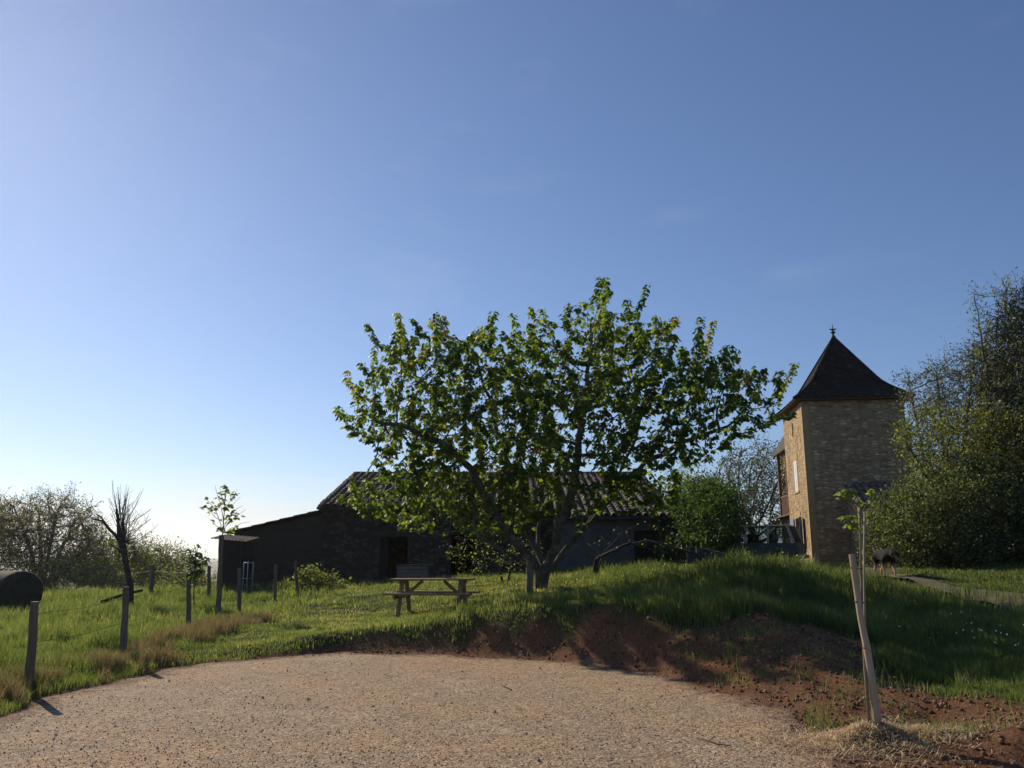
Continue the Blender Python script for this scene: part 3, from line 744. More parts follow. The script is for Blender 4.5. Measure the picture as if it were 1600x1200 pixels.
# the big maple beside the picnic table
def maple():
    Y = 20.2; bx = pix(843, 922, Y); base = Vector((bx.x, Y, H(bx.x, Y) - .02))
    sil = [(528,655),(552,625),(566,602),(598,568),(600,540),(626,526),(660,538),(700,520),(735,535),(765,510),(790,532),(812,530),(835,505),(862,503),(880,526),(900,480),(935,466),(965,472),(990,500),(1018,515),(1045,505),(1058,520),(1058,560),(1092,545),(1120,558),(1150,560),(1180,592),(1222,618),(1218,668),(1190,694),(1150,702),(1100,718),(1062,740),(1052,800),(1000,812),(965,790),(920,822),(890,800),(850,812),(800,838),(760,846),(735,815),(700,800),(665,830),(625,836),(600,812),(550,805),(528,785),(560,765),(605,748),(585,706),(548,692)]
    att = np.concatenate([envelope(sil, Y, 3.0, 6200, 3, edge=110), envelope([(620,740),(700,700),(1000,700),(1050,730),(1050,800),(1000,815),(960,795),(900,820),(850,815),(760,848),(700,830),(640,828)], Y, 2.0, 800, 6, edge=70), envelope([(920,700),(1090,690),(1125,725),(1062,755),(1055,800),(1000,812),(940,790)], Y, 1.8, 1300, 8, edge=60)])
    k = ~((att[:, 0] > 1.3) & (att[:, 1] > Y + .4) & (att[:, 2] < 5.4)) & ~((att[:, 0] > 2.2) & (att[:, 2] < 3.8) & (np.random.default_rng(2).random(len(att)) < .25))
    att = att[k]
    f_ = .6 * sstep(-.6, 1.8, att[:, 0]) * sstep(6.8, 4.6, att[:, 2]); att[:, 1] -= f_; att[:, 0] -= att[:, 0] * f_ / Y
    P_ = lambda a, b_, d=0: tuple(pix(a, b_, Y + d))
    seeds = [[P_(838,880), P_(806,848,-.3), P_(770,795,-.5), P_(735,735,-.6), P_(690,690,-.8), P_(640,668,-1), P_(585,655,-.8)],
             [P_(846,885,.2), P_(826,835,.3), P_(812,780,.6), P_(792,715,.9), P_(770,640,1.0), P_(745,570,.8)],
             [P_(850,890,-.1), P_(862,865,-.3), P_(876,820,-.8), P_(898,760,-1), P_(905,690,-1), P_(915,600,-.7), P_(925,520,-.3)],
             [P_(855,893,.1), P_(882,858,.3), P_(925,815,.6), P_(965,765,.5), P_(1010,722,.2), P_(1070,692,0), P_(1140,665,-.3)],
             [P_(856,895,.2), P_(890,850,.9), P_(940,790,1.8), P_(985,700,2.0), P_(1010,610,1.5)],
             [P_(842,888,.5), P_(838,840,1.0), P_(848,760,1.6), P_(850,680,2.0), P_(845,590,1.6)],
             [P_(838,892,-.2), P_(790,862,-1.0), P_(735,828,-1.4), P_(680,836,-1.5)]]
    nodes = [tuple(base - Vector((0, 0, .25)))]; par = [-1]; step = .26
    for s_ in seeds:
        prev = 0
        for p in s_:
            a = Vector(nodes[prev]); bb = Vector(p); L = (bb - a).length; kk = max(1, int(L / step))
            for j in range(1, kk + 1):
                q = a.lerp(bb, j / kk) + (Vector((random.uniform(-1, 1), random.uniform(-1, 1), random.uniform(-1, 1))) * .045)
                nodes.append(tuple(q)); par.append(prev); prev = len(nodes) - 1
    N, P = colonize(nodes, par, att, .22, 1.5, .31, 200, (0, 0, .22), .14, 4, 9000)
    # upright end shoots
    rr = np.random.default_rng(9); has = np.zeros(len(N), bool); has[P[P >= 0]] = True
    tips = np.where(~has)[0]; N = list(N); P = list(P); shoots = []
    for q in tips:
        d = N[q] - N[P[q]]; d = d / (np.linalg.norm(d) + 1e-9); L = min(.14 + rr.exponential(.24), 1.0)
        p = q; cur = N[q]; g = [cur]
        for j in range(3):
            d = d + np.array([0, 0, .55]) + rr.normal(size=3) * .1; d /= np.linalg.norm(d); cur = cur + d * L / 3; N.append(cur); P.append(p); p = len(N) - 1; g.append(cur)
        shoots.append(g)
    N = np.array(N); P = np.array(P)
    rad, ch, cnt = radii(N, P, .0055, .21)
    V, F = branch_mesh(N, P, rad, ch, cnt, 8)
    t = empty('maple_tree', base, 'large spreading maple with several stems and fresh green leaves behind the picnic table', 'tree')
    mesh_np('trunk', V, F, M['bark'], t, True, origin=base)
    pos = []; dr = []; rc = []
    for g in shoots:
        g = np.array(g); L = np.linalg.norm(np.diff(g, axis=0), axis=1).sum(); k = max(3, int(L / .062)); tone = rr.random() ** 1.6 * .9
        for j in range(k):
            t_ = (j + .5) / k * 3; i = min(int(t_), 2); p = g[i] + (g[i + 1] - g[i]) * (t_ - i); a0 = rr.random() * 6.28
            for m_ in range(4):
                a = a0 + m_ * 1.571 + rr.normal() * .3; out = np.array([math.cos(a), math.sin(a), 0])
                pos.append(p + out * rr.uniform(.03, .085) + [0, 0, rr.normal() * .02]); dr.append(out * rr.uniform(.5, 1) + [0, 0, -rr.uniform(.25, 1.2)]); rc.append(tone + rr.normal() * .10)
    thin = np.where((rad < .016) & (P >= 0))[0]
    w = np.repeat(thin, 3); w = w[rr.random(len(w)) < .85]; tt = rr.random(len(w))[:, None]
    p2 = N[w] * tt + N[P[w]] * (1 - tt); a = rr.random(len(w)) * 6.28; out = np.stack([np.cos(a), np.sin(a), 0 * a], 1)
    p2 = p2 + out * rr.uniform(.04, .13, len(w))[:, None]; d2 = out * rr.uniform(.4, 1, len(w))[:, None]; d2[:, 2] -= rr.uniform(.2, 1.3, len(w))
    pos = np.concatenate([np.array(pos), p2]); dr = np.concatenate([np.array(dr), d2]); rc = np.concatenate([np.array(rc), rr.random(len(w)) ** 1.3 * .85])
    print('maple nodes', len(N), 'leaves', len(pos))
    ex = (rr.random(len(pos)) < .012) * .25
    scatter('crown', MAPLE[0], MAPLE[1], pos, dr, .098 * (.6 + .7 * rr.random(len(pos))), M['maple_leaf'], t, base, spin=np.cross(dr, np.tile([0, 0, 1.], (len(dr), 1))) * 0 + np.array([0, 0, 1.]) + rr.normal(size=dr.shape) * .15, rnd=np.clip(rc + ex, 0, 1))
maple()

def ptree(name, label, cat, bpx, bY, poly, depth, nat, seed, seeds=None, zb=None, edge=60, **k):
    x = pix(bpx, 900, bY).x; base = Vector((x, bY, H(x, bY) if zb is None else zb))
    att = envelope(poly, bY, depth, nat, seed, edge=edge)
    sd = None
    if seeds: sd = [[tuple(pix(a, b_, bY + (c_ if c_ else 0))) for a, b_, c_ in s_] for s_ in seeds]
    return make_tree(name, label, cat, base, sd, att, seed=seed, **k)
SH = dict(tip=.006, rbase=.09, step=.22, infl=1.6, kill=.35, leaf=LEAF2, barkmat=M['bark_dark'])
# shrub under the maple (round leaves) and the low bare limbs on its right
ptree('flowering_shrub', 'small round-leaved shrub under the left side of the maple', 'shrub', 790, 24.5, [(700,845),(730,828),(800,835),(850,850),(850,890),(800,900),(735,905),(698,890)], 1.2, 900, 12, edge=30,
      seeds=[[(780,885,0),(745,868,0),(715,862,0)], [(800,880,.3),(800,850,.3)]], **{**SH, 'leafmat_': M['young_leaf'], 'lsize': .065, 'lper': 1, 'rbase': .05, 'kill': .3, 'spread': .07, 'tip': .005, 'leafr': .014, 'twig': .8, 'twlen': .3})
ptree('fruit_tree', 'low half-bare fruit tree with arching limbs right of the maple', 'tree', 925, 26.5, [(880,850),(940,815),(1010,815),(1080,825),(1135,850),(1120,885),(1060,890),(1010,870),(960,850),(900,880)], 1.6, 700, 14, edge=40,
      seeds=[[(935,870,0),(975,852,0),(1010,845,0),(1050,856,-.3),(1100,868,-.5)], [(945,862,.2),(975,830,.2),(1010,815,.2)], [(930,875,0),(985,848,-.6),(1032,862,-.8),(1030,825,-.8)]], **{**SH, 'leafmat_': M['young_leaf'], 'lsize': .09, 'lper': .55, 'rbase': .085, 'kill': .45, 'leafr': .016})

ptree('nettle_bush', 'low grassy-leaved bush at the right end of the wire fence by the barn wall', 'bush', 497, 26.8, [(452,925),(462,900),(485,888),(505,895),(525,905),(548,925),(545,935),(455,935)], .8, 500, 17, edge=18,
      **{**SH, 'leafmat_': M['shrub_leaf'], 'lsize': .10, 'lper': 3, 'rbase': .025, 'kill': .22, 'step': .14, 'infl': 1, 'spread': .06, 'twig': 2, 'twlen': .25, 'twup': .7, 'tip': .004, 'leafr': .02})
# shrubs and trees between barn and tower
ptree('hazel_bush', 'dense green bush between the barn end and the old car', 'bush', 1105, 30.5, [(1052,775),(1075,757),(1105,748),(1130,755),(1150,775),(1158,805),(1150,840),(1135,872),(1085,882),(1040,884),(1034,850),(1046,820)], 2.6, 3200, 21, edge=35,
      **{**SH, 'leafmat_': M['bush_leaf'], 'lsize': .12, 'lper': 3, 'rbase': .10, 'kill': .38, 'spread': .10, 'leafr': .02, 'twig': 2, 'twlen': .45})
ptree('ash_tree', 'hazy grey-green tree rising between the dense bush and the tower', 'tree', 1180, 47, [(1105,760),(1120,715),(1150,696),(1185,690),(1215,702),(1240,725),(1250,800),(1240,850),(1130,850),(1110,800)], 3.4, 2600, 22, edge=40,
      **{**SH, 'leafmat_': M['grey_leaf'], 'lsize': .15, 'lper': 2, 'rbase': .2, 'step': .33, 'kill': .6, 'infl': 3, 'spread': .15, 'barkmat': M['bark_pale'], 'leafr': .022, 'tip': .007, 'twig': 2, 'twlen': .8})
ptree('oak_tree', 'green tree crown just above the right end of the barn roof', 'tree', 1075, 49, [(1025,775),(1040,745),(1070,738),(1105,742),(1130,760),(1120,830),(1040,830)], 3.0, 1500, 23, edge=35,
      **{**SH, 'leafmat_': M['shrub_leaf'], 'lsize': .16, 'lper': 3, 'rbase': .2, 'step': .33, 'kill': .6, 'infl': 3, 'spread': .15, 'leafr': .022, 'tip': .008, 'twig': 2, 'twlen': .7})
ptree('bare_tree', 'leafless twiggy treetop showing over the middle of the barn ridge', 'tree', 815, 55, [(745,770),(735,738),(760,722),(800,728),(850,716),(900,728),(905,770)], 2.5, 1300, 24, edge=30,
      **{**SH, 'leafmat_': M['budding'], 'lsize': .13, 'lper': 1, 'rbase': .2, 'step': .4, 'kill': .55, 'infl': 3, 'spread': .1, 'leafr': .02, 'tip': .010, 'barkmat': M['bark_pale'], 'twig': 2.5, 'twlen': .8})

# left background, beyond the field
LB = {**SH, 'twig': 3.0, 'twlen': .8, 'step': .34, 'kill': .5, 'infl': 3, 'tip': .007, 'leafr': .03, 'barkmat': M['twig'], 'leafmat_': M['budding'], 'group': 'trees beyond the left field'}
def fan(px, y0, Y, tops): return [[(px + (a - px) * .35, y0 + (b_ - y0) * .35, d_ * .3), (px + (a - px) * .75, y0 + (b_ - y0) * .8, d_)] for a, b_, d_ in tops]
ptree('budding_tree', 'round twiggy tree just coming into leaf, right of the black hay bale', 'tree', 66, 46, [(5,800),(22,778),(55,780),(70,770),(95,768),(125,782),(145,800),(160,835),(155,880),(130,905),(95,918),(40,905),(5,880)], 3.2, 3600, 31, edge=40,
      seeds=fan(66, 915, 46, [(25,800,-1), (60,790,1), (92,785,-.5), (125,810,.5), (145,850,0)]), **{**LB, 'lsize': .11, 'lper': 2, 'rbase': .22, 'spread': .12})
ptree('budding_tree', 'twiggy tree cut by the left edge of the photo, above the bale', 'tree', -45, 48, [(-110,820),(-70,780),(-20,772),(15,785),(35,810),(30,880),(-10,910),(-100,900)], 3, 2600, 32, edge=40,
      seeds=fan(-45, 915, 48, [(-80,800,0), (-20,790,1), (10,830,0)]), **{**LB, 'lsize': .11, 'lper': 2, 'rbase': .2, 'spread': .12})
ptree('thicket_bush', 'olive bush behind the pollarded tree', 'bush', 175, 50, [(118,890),(130,855),(160,835),(195,842),(225,850),(240,880),(235,922),(120,922)], 3, 2600, 33, edge=30, **{**LB, 'lsize': .13, 'lper': 3, 'rbase': .12, 'leafmat_': M['shrub_leaf'], 'spread': .15})
ptree('thicket_bush', 'dull green bush right of the pollarded tree', 'bush', 262, 54, [(215,885),(225,860),(250,852),(275,860),(300,868),(318,890),(320,922),(215,922)], 3, 2300, 34, edge=30, **{**LB, 'lsize': .14, 'lper': 2, 'rbase': .12, 'leafmat_': M['shrub_leaf'], 'spread': .15})
ptree('thicket_bush', 'low dark scrub at the foot of the round twiggy tree', 'bush', 120, 43, [(40,912),(60,880),(110,872),(150,882),(200,890),(210,928),(40,930)], 2, 1700, 35, edge=25, **{**LB, 'lsize': .12, 'lper': 2, 'rbase': .08, 'leafmat_': M['shrub_leaf'], 'spread': .14})
ptree('thicket_bush', 'low bramble bush left of the small fence corner', 'bush', 290, 40, [(240,918),(262,895),(300,892),(335,900),(345,930),(240,932)], 1.6, 1000, 36, edge=20, **{**LB, 'lsize': .12, 'lper': 2, 'rbase': .06, 'leafmat_': M['shrub_leaf'], 'spread': .12})

# the right-hand growth
ptree('laurel_hedge', 'tall dense glossy-leaved hedge on the right behind the dog', 'hedge', 1500, 25, [(1372,810),(1395,770),(1440,752),(1480,735),(1540,725),(1600,715),(1720,700),(1740,890),(1600,892),(1480,888),(1400,884),(1372,878),(1366,840)], 2.2, 6000, 41, edge=25,
      seeds=[[(1420,860,0),(1410,800,0)],[(1470,860,0),(1480,780,0)],[(1540,860,0),(1560,770,0)],[(1600,860,0),(1640,770,0)]], zb=1.42, **{**SH, 'leafmat_': M['hedge_leaf'], 'lsize': .085, 'lper': 4, 'twig': 3, 'twlen': .4, 'rbase': .10, 'step': .2, 'kill': .30, 'spread': .13, 'leafr': .03, 'maxn': 9000, 'droop': .1})
ptree('ivy_bush', 'pale variegated bush beside the porch, left end of the hedge', 'bush', 1362, 26.5, [(1348,840),(1355,812),(1372,800),(1388,815),(1390,860),(1380,884),(1350,884)], .8, 700, 42, edge=15, zb=1.4,
      **{**SH, 'leafmat_': M['ivy_leaf'], 'lsize': .07, 'lper': 3, 'twig': 3, 'twlen': .22, 'rbase': .04, 'step': .15, 'kill': .24, 'infl': 1, 'spread': .09, 'leafr': .03})
RT = {**SH, 'twig': 2.2, 'twlen': .6, 'twup': .5, 'step': .26, 'kill': .42, 'infl': 2.2, 'tip': .0055, 'leafr': .013, 'barkmat': M['twig'], 'trop': (0, 0, .25), 'leafmat_': M['shrub_leaf']}
ptree('ash_sapling', 'slender half-leafed tree leaning over the right edge of the tower roof', 'tree', 1470, 28.5, [(1425,720),(1418,650),(1412,615),(1424,585),(1445,575),(1470,568),(1495,550),(1520,540),(1560,560),(1580,620),(1560,760),(1440,770)], 2.2, 2600, 43, edge=50, zb=1.45,
      seeds=[[(1470,800,0),(1440,700,0),(1420,600,0)], [(1480,800,0),(1475,700,.4),(1462,580,.6)], [(1490,800,0),(1505,700,-.3),(1525,545,-.5)]], **{**RT, 'lsize': .085, 'lper': 3, 'rbase': .10, 'spread': .08, 'leafr': .016, 'leafmat_': M['grey_leaf']})
ptree('whip_tree', 'tall thin-branched tree with bright new leaves beside the pine', 'tree', 1560, 26, [(1515,760),(1525,640),(1540,570),(1532,490),(1530,452),(1548,510),(1565,520),(1572,445),(1585,480),(1605,530),(1680,540),(1690,760)], 2.0, 3000, 44, edge=50, zb=1.5,
      seeds=[[(1555,800,0),(1540,700,0),(1545,600,0),(1522,460,0)], [(1565,800,0),(1575,700,.5),(1568,560,.5),(1572,448,.4)], [(1570,800,0),(1620,700,-.3),(1640,600,-.5)]], **{**RT, 'lsize': .09, 'lper': 2, 'rbase': .11, 'spread': .10, 'leafr': .02})
ptree('hazel_shrub', 'bright-leaved shrub reaching branches across the tower wall', 'shrub', 1470, 25.5, [(1398,672),(1412,655),(1435,640),(1470,650),(1540,640),(1600,640),(1640,660),(1640,770),(1450,775),(1425,745),(1425,715),(1402,700)], 1.6, 2600, 45, edge=40, zb=1.45,
      seeds=[[(1470,800,0),(1440,730,0),(1410,685,0)], [(1480,800,0),(1480,700,0)], [(1500,800,0),(1550,700,.4)]], **{**RT, 'lsize': .09, 'lper': 4, 'rbase': .09, 'spread': .10, 'leafr': .018, 'leafmat_': M['shrub_leaf']})
ptree('pine_tree', 'dark pine at the top right corner of the growth', 'tree', 1640, 24.6, [(1572,640),(1560,560),(1566,500),(1582,455),(1610,440),(1680,430),(1740,470),(1760,640),(1740,760),(1600,760)], 3.2, 3800, 46, edge=40, zb=1.6,
      seeds=[[(1640,800,0),(1640,600,0),(1640,460,0)]], **{**SH, 'leafmat_': M['pine'], 'lsize': .15, 'lper': 4, 'twig': 3, 'twlen': .5, 'rbase': .2, 'step': .3, 'kill': .42, 'infl': 3, 'spread': .16, 'leafr': .03, 'leaf': ([(0,0,0),(.10,.5,0),(0,1,0),(-.10,.5,0)], [(0,1,2),(0,2,3)]), 'maxn': 9000})

# pollarded tree on the left, with its fan of bare whips
def pollard():
    Y = 25; P_ = lambda a, b_, d=0: tuple(pix(a, b_, Y + d))
    bx = pix(205, 930, Y).x; base = Vector((bx, Y, H(bx, Y)))
    t = empty('pollarded_tree', base, 'black pollarded tree with a fan of bare whips behind the second fence post', 'tree')
    mb = MB()
    mb.tube([base - Vector((0,0,.2)), P_(204,915), P_(199,893), P_(194,865), P_(190,848)], [.12,.095,.085,.085,.11], 9, jit=.12)
    mb.tube([P_(191,852), P_(186,836), P_(185,815,-.1), P_(182,795,-.1)], [.09,.06,.05,.038], 7, jit=.15)
    mb.tube([P_(192,850), P_(193,835), P_(192,822,.1), P_(191,817,.1)], [.08,.06,.055,.05], 7, jit=.15)
    mb.tube([P_(189,850), P_(182,838), P_(170,826), P_(162,815), P_(152,812), P_(143,811)], [.06,.05,.04,.036,.028,.018], 7, jit=.12)
    mb.tube([P_(164,818), P_(158,808), P_(150,803)], [.03,.022,.015], 6, jit=.1)
    mb.tube([P_(192,866), P_(184,858), P_(173,850)], [.05,.025,.015], 6, jit=.1)
    mb.build('trunk', M['bark_dark'], t, True, origin=base)
    tw = MB(); r = random.Random(4)
    for i in range(46):
        s = r.choice([(190,835),(186,815),(192,820),(193,840),(195,848),(200,850)])
        a = R(r.uniform(-35, 92)); L = r.uniform(38, 66) * (1 if a < 1.2 else .9); dz = r.uniform(-.7, .7)
        pts = []
        for k in range(6):
            q = k / 5; aa = a * (.62 + .38 * (1 - q * .5))
            pts.append(P_(s[0] + math.sin(aa) * L * q + r.uniform(-.6,.6), s[1] - math.cos(aa) * L * q * (1 if a < 1 else .8) - (4 * q if a > 1 else 0), dz * q))
        tw.tube(pts, [.011,.010,.009,.008,.006,.004], 4, cap=False)
        for m_ in range(2):
            k = r.randint(2, 4); p = Vector(pts[k]); tw.tube([p, p + Vector((r.uniform(-.2,.2), r.uniform(-.2,.2), r.uniform(.15,.3)))], [.006, .003], 3, cap=False)
    tw.build('whips', M['twig'], t, True, origin=base, fixn=False)
    lg = MB(); a = pix(158, 941, 24.3); b_ = pix(222, 922, 25.6); lg.tube([a, (a + b_) / 2 + Vector((0,0,.03)), b_], [.05,.045,.04], 8, jit=.1)
    tag(lg.build('fallen_log', M['bark_dark'], None, True), 'thin dark log lying in the grass at the foot of the pollarded tree', 'log')
pollard()

# young trees on the left
def young(name, label, base_px, Y, stem, stemr, twigs, lsz, nl, seed, whorl=4, mat='young_leaf', spread=.09):
    bx = pix(base_px[0], base_px[1], Y).x; base = Vector((bx, Y, H(bx, Y)))
    t = empty(name, base, label, 'tree'); r = random.Random(seed); P_ = lambda a, b_, d=0: Vector(pix(a, b_, Y + d))
    mb = MB(); s = [base - Vector((0,0,.1))] + [P_(*q) for q in stem]
    mb.tube(s, np.linspace(stemr, stemr * .35, len(s)).tolist(), 7)
    pos = []; dr = []
    for tw in twigs:
        pts = [P_(*q) for q in tw]; mb.tube(pts, np.linspace(stemr * .4, stemr * .16, len(pts)).tolist(), 5, cap=False)
        for m_ in range(nl):
            k = min(int(r.uniform(.35, 1) * (len(pts) - 1) + .5), len(pts) - 1); p = pts[k - 1].lerp(pts[k], r.random()) if k else pts[0]
            for w in range(whorl):
                a = r.uniform(0, 6.28); o3 = Vector((math.cos(a), math.sin(a), 0))
                pos.append(p + o3 * r.uniform(.01, spread) + Vector((0, 0, r.uniform(-.04, .05)))); dr.append(o3 + Vector((0, 0, r.uniform(-1.1, .1))))
    mb.build('trunk', M['twig'], t, True, origin=base, fixn=False)
    pos = np.array(pos); dr = np.array(dr)
    scatter('crown', MAPLE[0], MAPLE[1], pos, dr, lsz * (.6 + .6 * rng.random(len(pos))), M[mat], t, base, spin=np.array([0,0,1.]) + rng.normal(size=dr.shape) * .2)
young('young_maple', 'slim young maple with sparse fresh leaves beside the tall stake', (344,962), 21.2, [(345,900),(346,850),(349,820),(351,790),(352,765)], .022,
      [[(346,822),(338,800,.1),(328,785,.2),(320,778,.2)],[(349,812),(345,790),(338,768),(336,758)],[(350,800),(358,785),(366,775),(370,765)],[(349,825),(360,805),(370,795),(380,790)],[(348,830),(358,815),(370,806),(384,796)],
       [(351,790),(346,775),(343,762)],[(352,780),(354,765),(352,756)],[(348,815),(336,808),(326,795),(319,790)],[(349,828),(338,822),(330,812)],[(351,795),(362,790),(376,776)],[(352,838),(362,828),(376,818),(390,815)]], .105, 5, 3, 3)
young('young_tree', 'small bushy young tree with dark leaves behind the third fence post', (303,955), 23, [(303,920),(304,895),(305,870),(306,855)], .018,
      [[(304,900),(296,885),(290,872)],[(305,890),(312,875),(318,868)],[(305,880),(308,862),(310,848)],[(304,885),(299,868),(294,858)],[(305,895),(315,888),(326,872)],[(304,905),(296,898),(290,890)],[(305,900),(314,895),(318,885)]], .10, 9, 5, 4, 'bush_leaf', .11)

# ------------------------------------------------------------------ fences and posts
def post_mb(px, top, basepx, basepy, Y, r, jit=.10):
    b_ = pix(basepx, basepy, Y); g = H(b_.x, Y); t = pix(px, top, Y)
    bb = Vector((b_.x, Y, g - .15)); n = 6
    mb = MB(); mb.tube([bb.lerp(t, i / n) + Vector((random.uniform(-1, 1), random.uniform(-1, 1), 0)) * r * .12 for i in range(n + 1)], [r * (1.05 - .12 * i / n) for i in range(n + 1)], 10, jit=jit)
    return mb, t
def fence(name, label, specs, wires):
    first = specs[0]; p0 = pix(first[2], first[3], first[4]); base = Vector((p0.x, first[4], H(p0.x, first[4])))
    t = empty(name, base, label, 'fence'); tops = []
    for s_ in specs:
        mb, tp = post_mb(*s_); mb.build('post', M['wood_post'], t, False, origin=base); tops.append((tp, H(tp.x, tp.y)))
    for fr in wires:
        mb = MB()
        for (a, ga), (b_, gb) in zip(tops[:-1], tops[1:]):
            pa = Vector((a.x, a.y, ga + (a.z - ga) * fr)); pb = Vector((b_.x, b_.y, gb + (b_.z - gb) * fr)); mb.tube([pa, (pa + pb) / 2 - Vector((0, 0, .04)), pb], .0030, 4, cap=False)
        mb.build('wire', M['metal_dark'], t, False, origin=base, fixn=False)
fence('wire_fence', 'wooden post and thin wire fence running from the left edge to the planked shed', [(55,940,46,1072,10.7,.052),(197,917,193,1030,13.6,.052),(295,905,296,980,18.2,.05),(374,888,374,962,20.8,.05),(431,882,430,940,24,.048),(462,876,465,938,25,.048),(490,884,491,925,28.5,.045)], [.85,.5])
fence('far_fence', 'short posts of a fence at the far side of the left field', [(180,890,182,921,36,.06),(238,882,236,936,31,.075),(327,884,327,937,27.5,.06)], [.8])
def lone(name, label, cat, *a):
    mb, t = post_mb(*a); tag(mb.build(name, M['wood_post'], None), label, cat)
lone('tree_stake', 'tall rough stake standing beside the young maple', 'stake', 346, 836, 341, 962, 20.9, .062)
lone('wooden_post', 'upright grey post in front of the big maple trunk', 'post', 827, 880, 828, 930, 19.4, .078, .04)

# ------------------------------------------------------------------ hay bale
bc = pix(14, 925, 25.0); bg_ = H(bc.x, 25.0) - .03; br = .67
mb = MB(); n = 40
ax = Vector((math.cos(R(28)), math.sin(R(28)) * -1, 0)).normalized(); side = Vector((-ax.y, ax.x, 0))
cen = Vector((bc.x, 25.0, bg_ + br - .04)); rings = []
for i in range(15):
    t_ = i / 14 - .5; rr_ = br * (1 - .10 * max(0, (abs(t_) - .42) / .08) ** 2)
    rings.append([cen + ax * t_ * 1.35 + (side * math.cos(2 * math.pi * k / n) + Vector((0, 0, 1)) * math.sin(2 * math.pi * k / n) * (.96 if math.sin(2 * math.pi * k / n) > -.5 else .93)) * rr_ * (1 + .012 * random.uniform(-1, 1)) for k in range(n)])
vs = [v for r_ in rings for v in r_] + [cen - ax * .66, cen + ax * .66]
fs = [(i * n + k, i * n + (k + 1) % n, (i + 1) * n + (k + 1) % n, (i + 1) * n + k) for i in range(14) for k in range(n)]
fs += [(k, 15 * n, (k + 1) % n) for k in range(n)] + [(14 * n + k, 14 * n + (k + 1) % n, 15 * n + 1) for k in range(n)]
mb.add(vs, fs); tag(mb.build('hay_bale', M['bale'], None, True), 'big round dark hay bale lying in the field at the left edge', 'hay bale')

# ------------------------------------------------------------------ picnic table
tx = pix(676, 960, 19.2).x; tg = H(tx, 19.2)
T = empty('picnic_table', (tx, 19.2, tg), 'brown wooden picnic table with attached benches on the grass', 'picnic table', R(-5))
wt = M['wood_table']; L = 1.86
for i in range(4): MB().box(((0), -.27 + i * .18, .745), (L, .16, .035)).build('top_plank' if 0 else 'tabletop_board', wt, T, bevel=.004)
for sy in (-1, 1):
    MB().box((0, sy * .66, .445), (L * 1.04, .24, .045)).build('seat', wt, T, bevel=.005)
for sx in (-1, 1):
    x = sx * .66
    for sy in (-1, 1): MB().beam((x, sy * .62, -.03), (x, sy * .20, .725), .045, .09, (1, 0, 0)).build('leg', wt, T, bevel=.004)
    MB().beam((x + sx * .05, -.80, .385), (x + sx * .05, .80, .385), .045, .10).build('seat_bearer', wt, T, bevel=.004)
    MB().beam((x + sx * .05, -.34, .69), (x + sx * .05, .34, .69), .045, .07).build('top_bearer', wt, T, bevel=.004)
    MB().beam((x - sx * .03, 0, .385), (x - sx * .42, 0, .72), .045, .07).build('brace', wt, T, bevel=.004)

# ------------------------------------------------------------------ tiles
def canal_roof(corner, xdir, updir, length, slope_len, pitch=.27, tl=.42, r=.10, mat=None, name='roof', parent=None, origin=None, seed=1):
    """rows of half-round tiles; corner = lower left corner, updir along slope"""
    rr = np.random.default_rng(seed); xd = np.array(xdir, float); xd /= np.linalg.norm(xd); ud = np.array(updir, float); ud /= np.linalg.norm(ud); nd = np.cross(xd, ud)
    V = []; F = []; C = []; K = 7
    c0 = np.array(corner, float)
    # underlay
    def q(a, b_, z): return c0 + xd * a + ud * b_ + nd * z
    base = len(V); V += [q(0, 0, -.03), q(length, 0, -.03), q(length, slope_len, -.03), q(0, slope_len, -.03)]; F.append((0, 1, 2, 3)); C.append(.05)
    V += [q(0, 0, -.12), q(length, 0, -.12), q(length, slope_len, -.12), q(0, slope_len, -.12)]
    F += [(7, 6, 5, 4), (0, 4, 5, 1), (1, 5, 6, 2), (2, 6, 7, 3), (3, 7, 4, 0)]; C += [.05] * 5
    nr = int(length / pitch); nt_ = int(slope_len / tl) + 1
    for i in range(nr):
        for kind in (0, 1):
            xo = (i + .5 + kind * .5) * length / nr
            if kind and i == nr - 1: continue
            for j in range(nt_):
                a0 = j * tl - .05; a1 = min(a0 + tl + .06, slope_len)
                if a1 - a0 < .1: continue
                jx = rr.normal() * .007; jz = rr.normal() * .006; b0 = len(V); col = rr.random() ** 1.5
                for (aa, rad, zz) in ((a0, r * 1.06, .022), (a1, r * .9, 0)):
                    for k in range(K):
                        th = math.pi * k / (K - 1)
                        up_ = math.sin(th) * rad * (1 if kind == 0 else -.55)
                        V.append(q(xo + jx - math.cos(th) * rad * (1 if kind == 0 else .8), aa, (zz + jz + up_) + (0 if kind == 0 else .035)))
                for k in range(K - 1): F.append((b0 + k, b0 + k + 1, b0 + K + k + 1, b0 + K + k)); C.append(col)
    # quads list only
    return mesh_np(name, np.array(V), np.array(F), mat or M['tiles'], parent, False, {'rnd': ('FACE', C)}, origin)

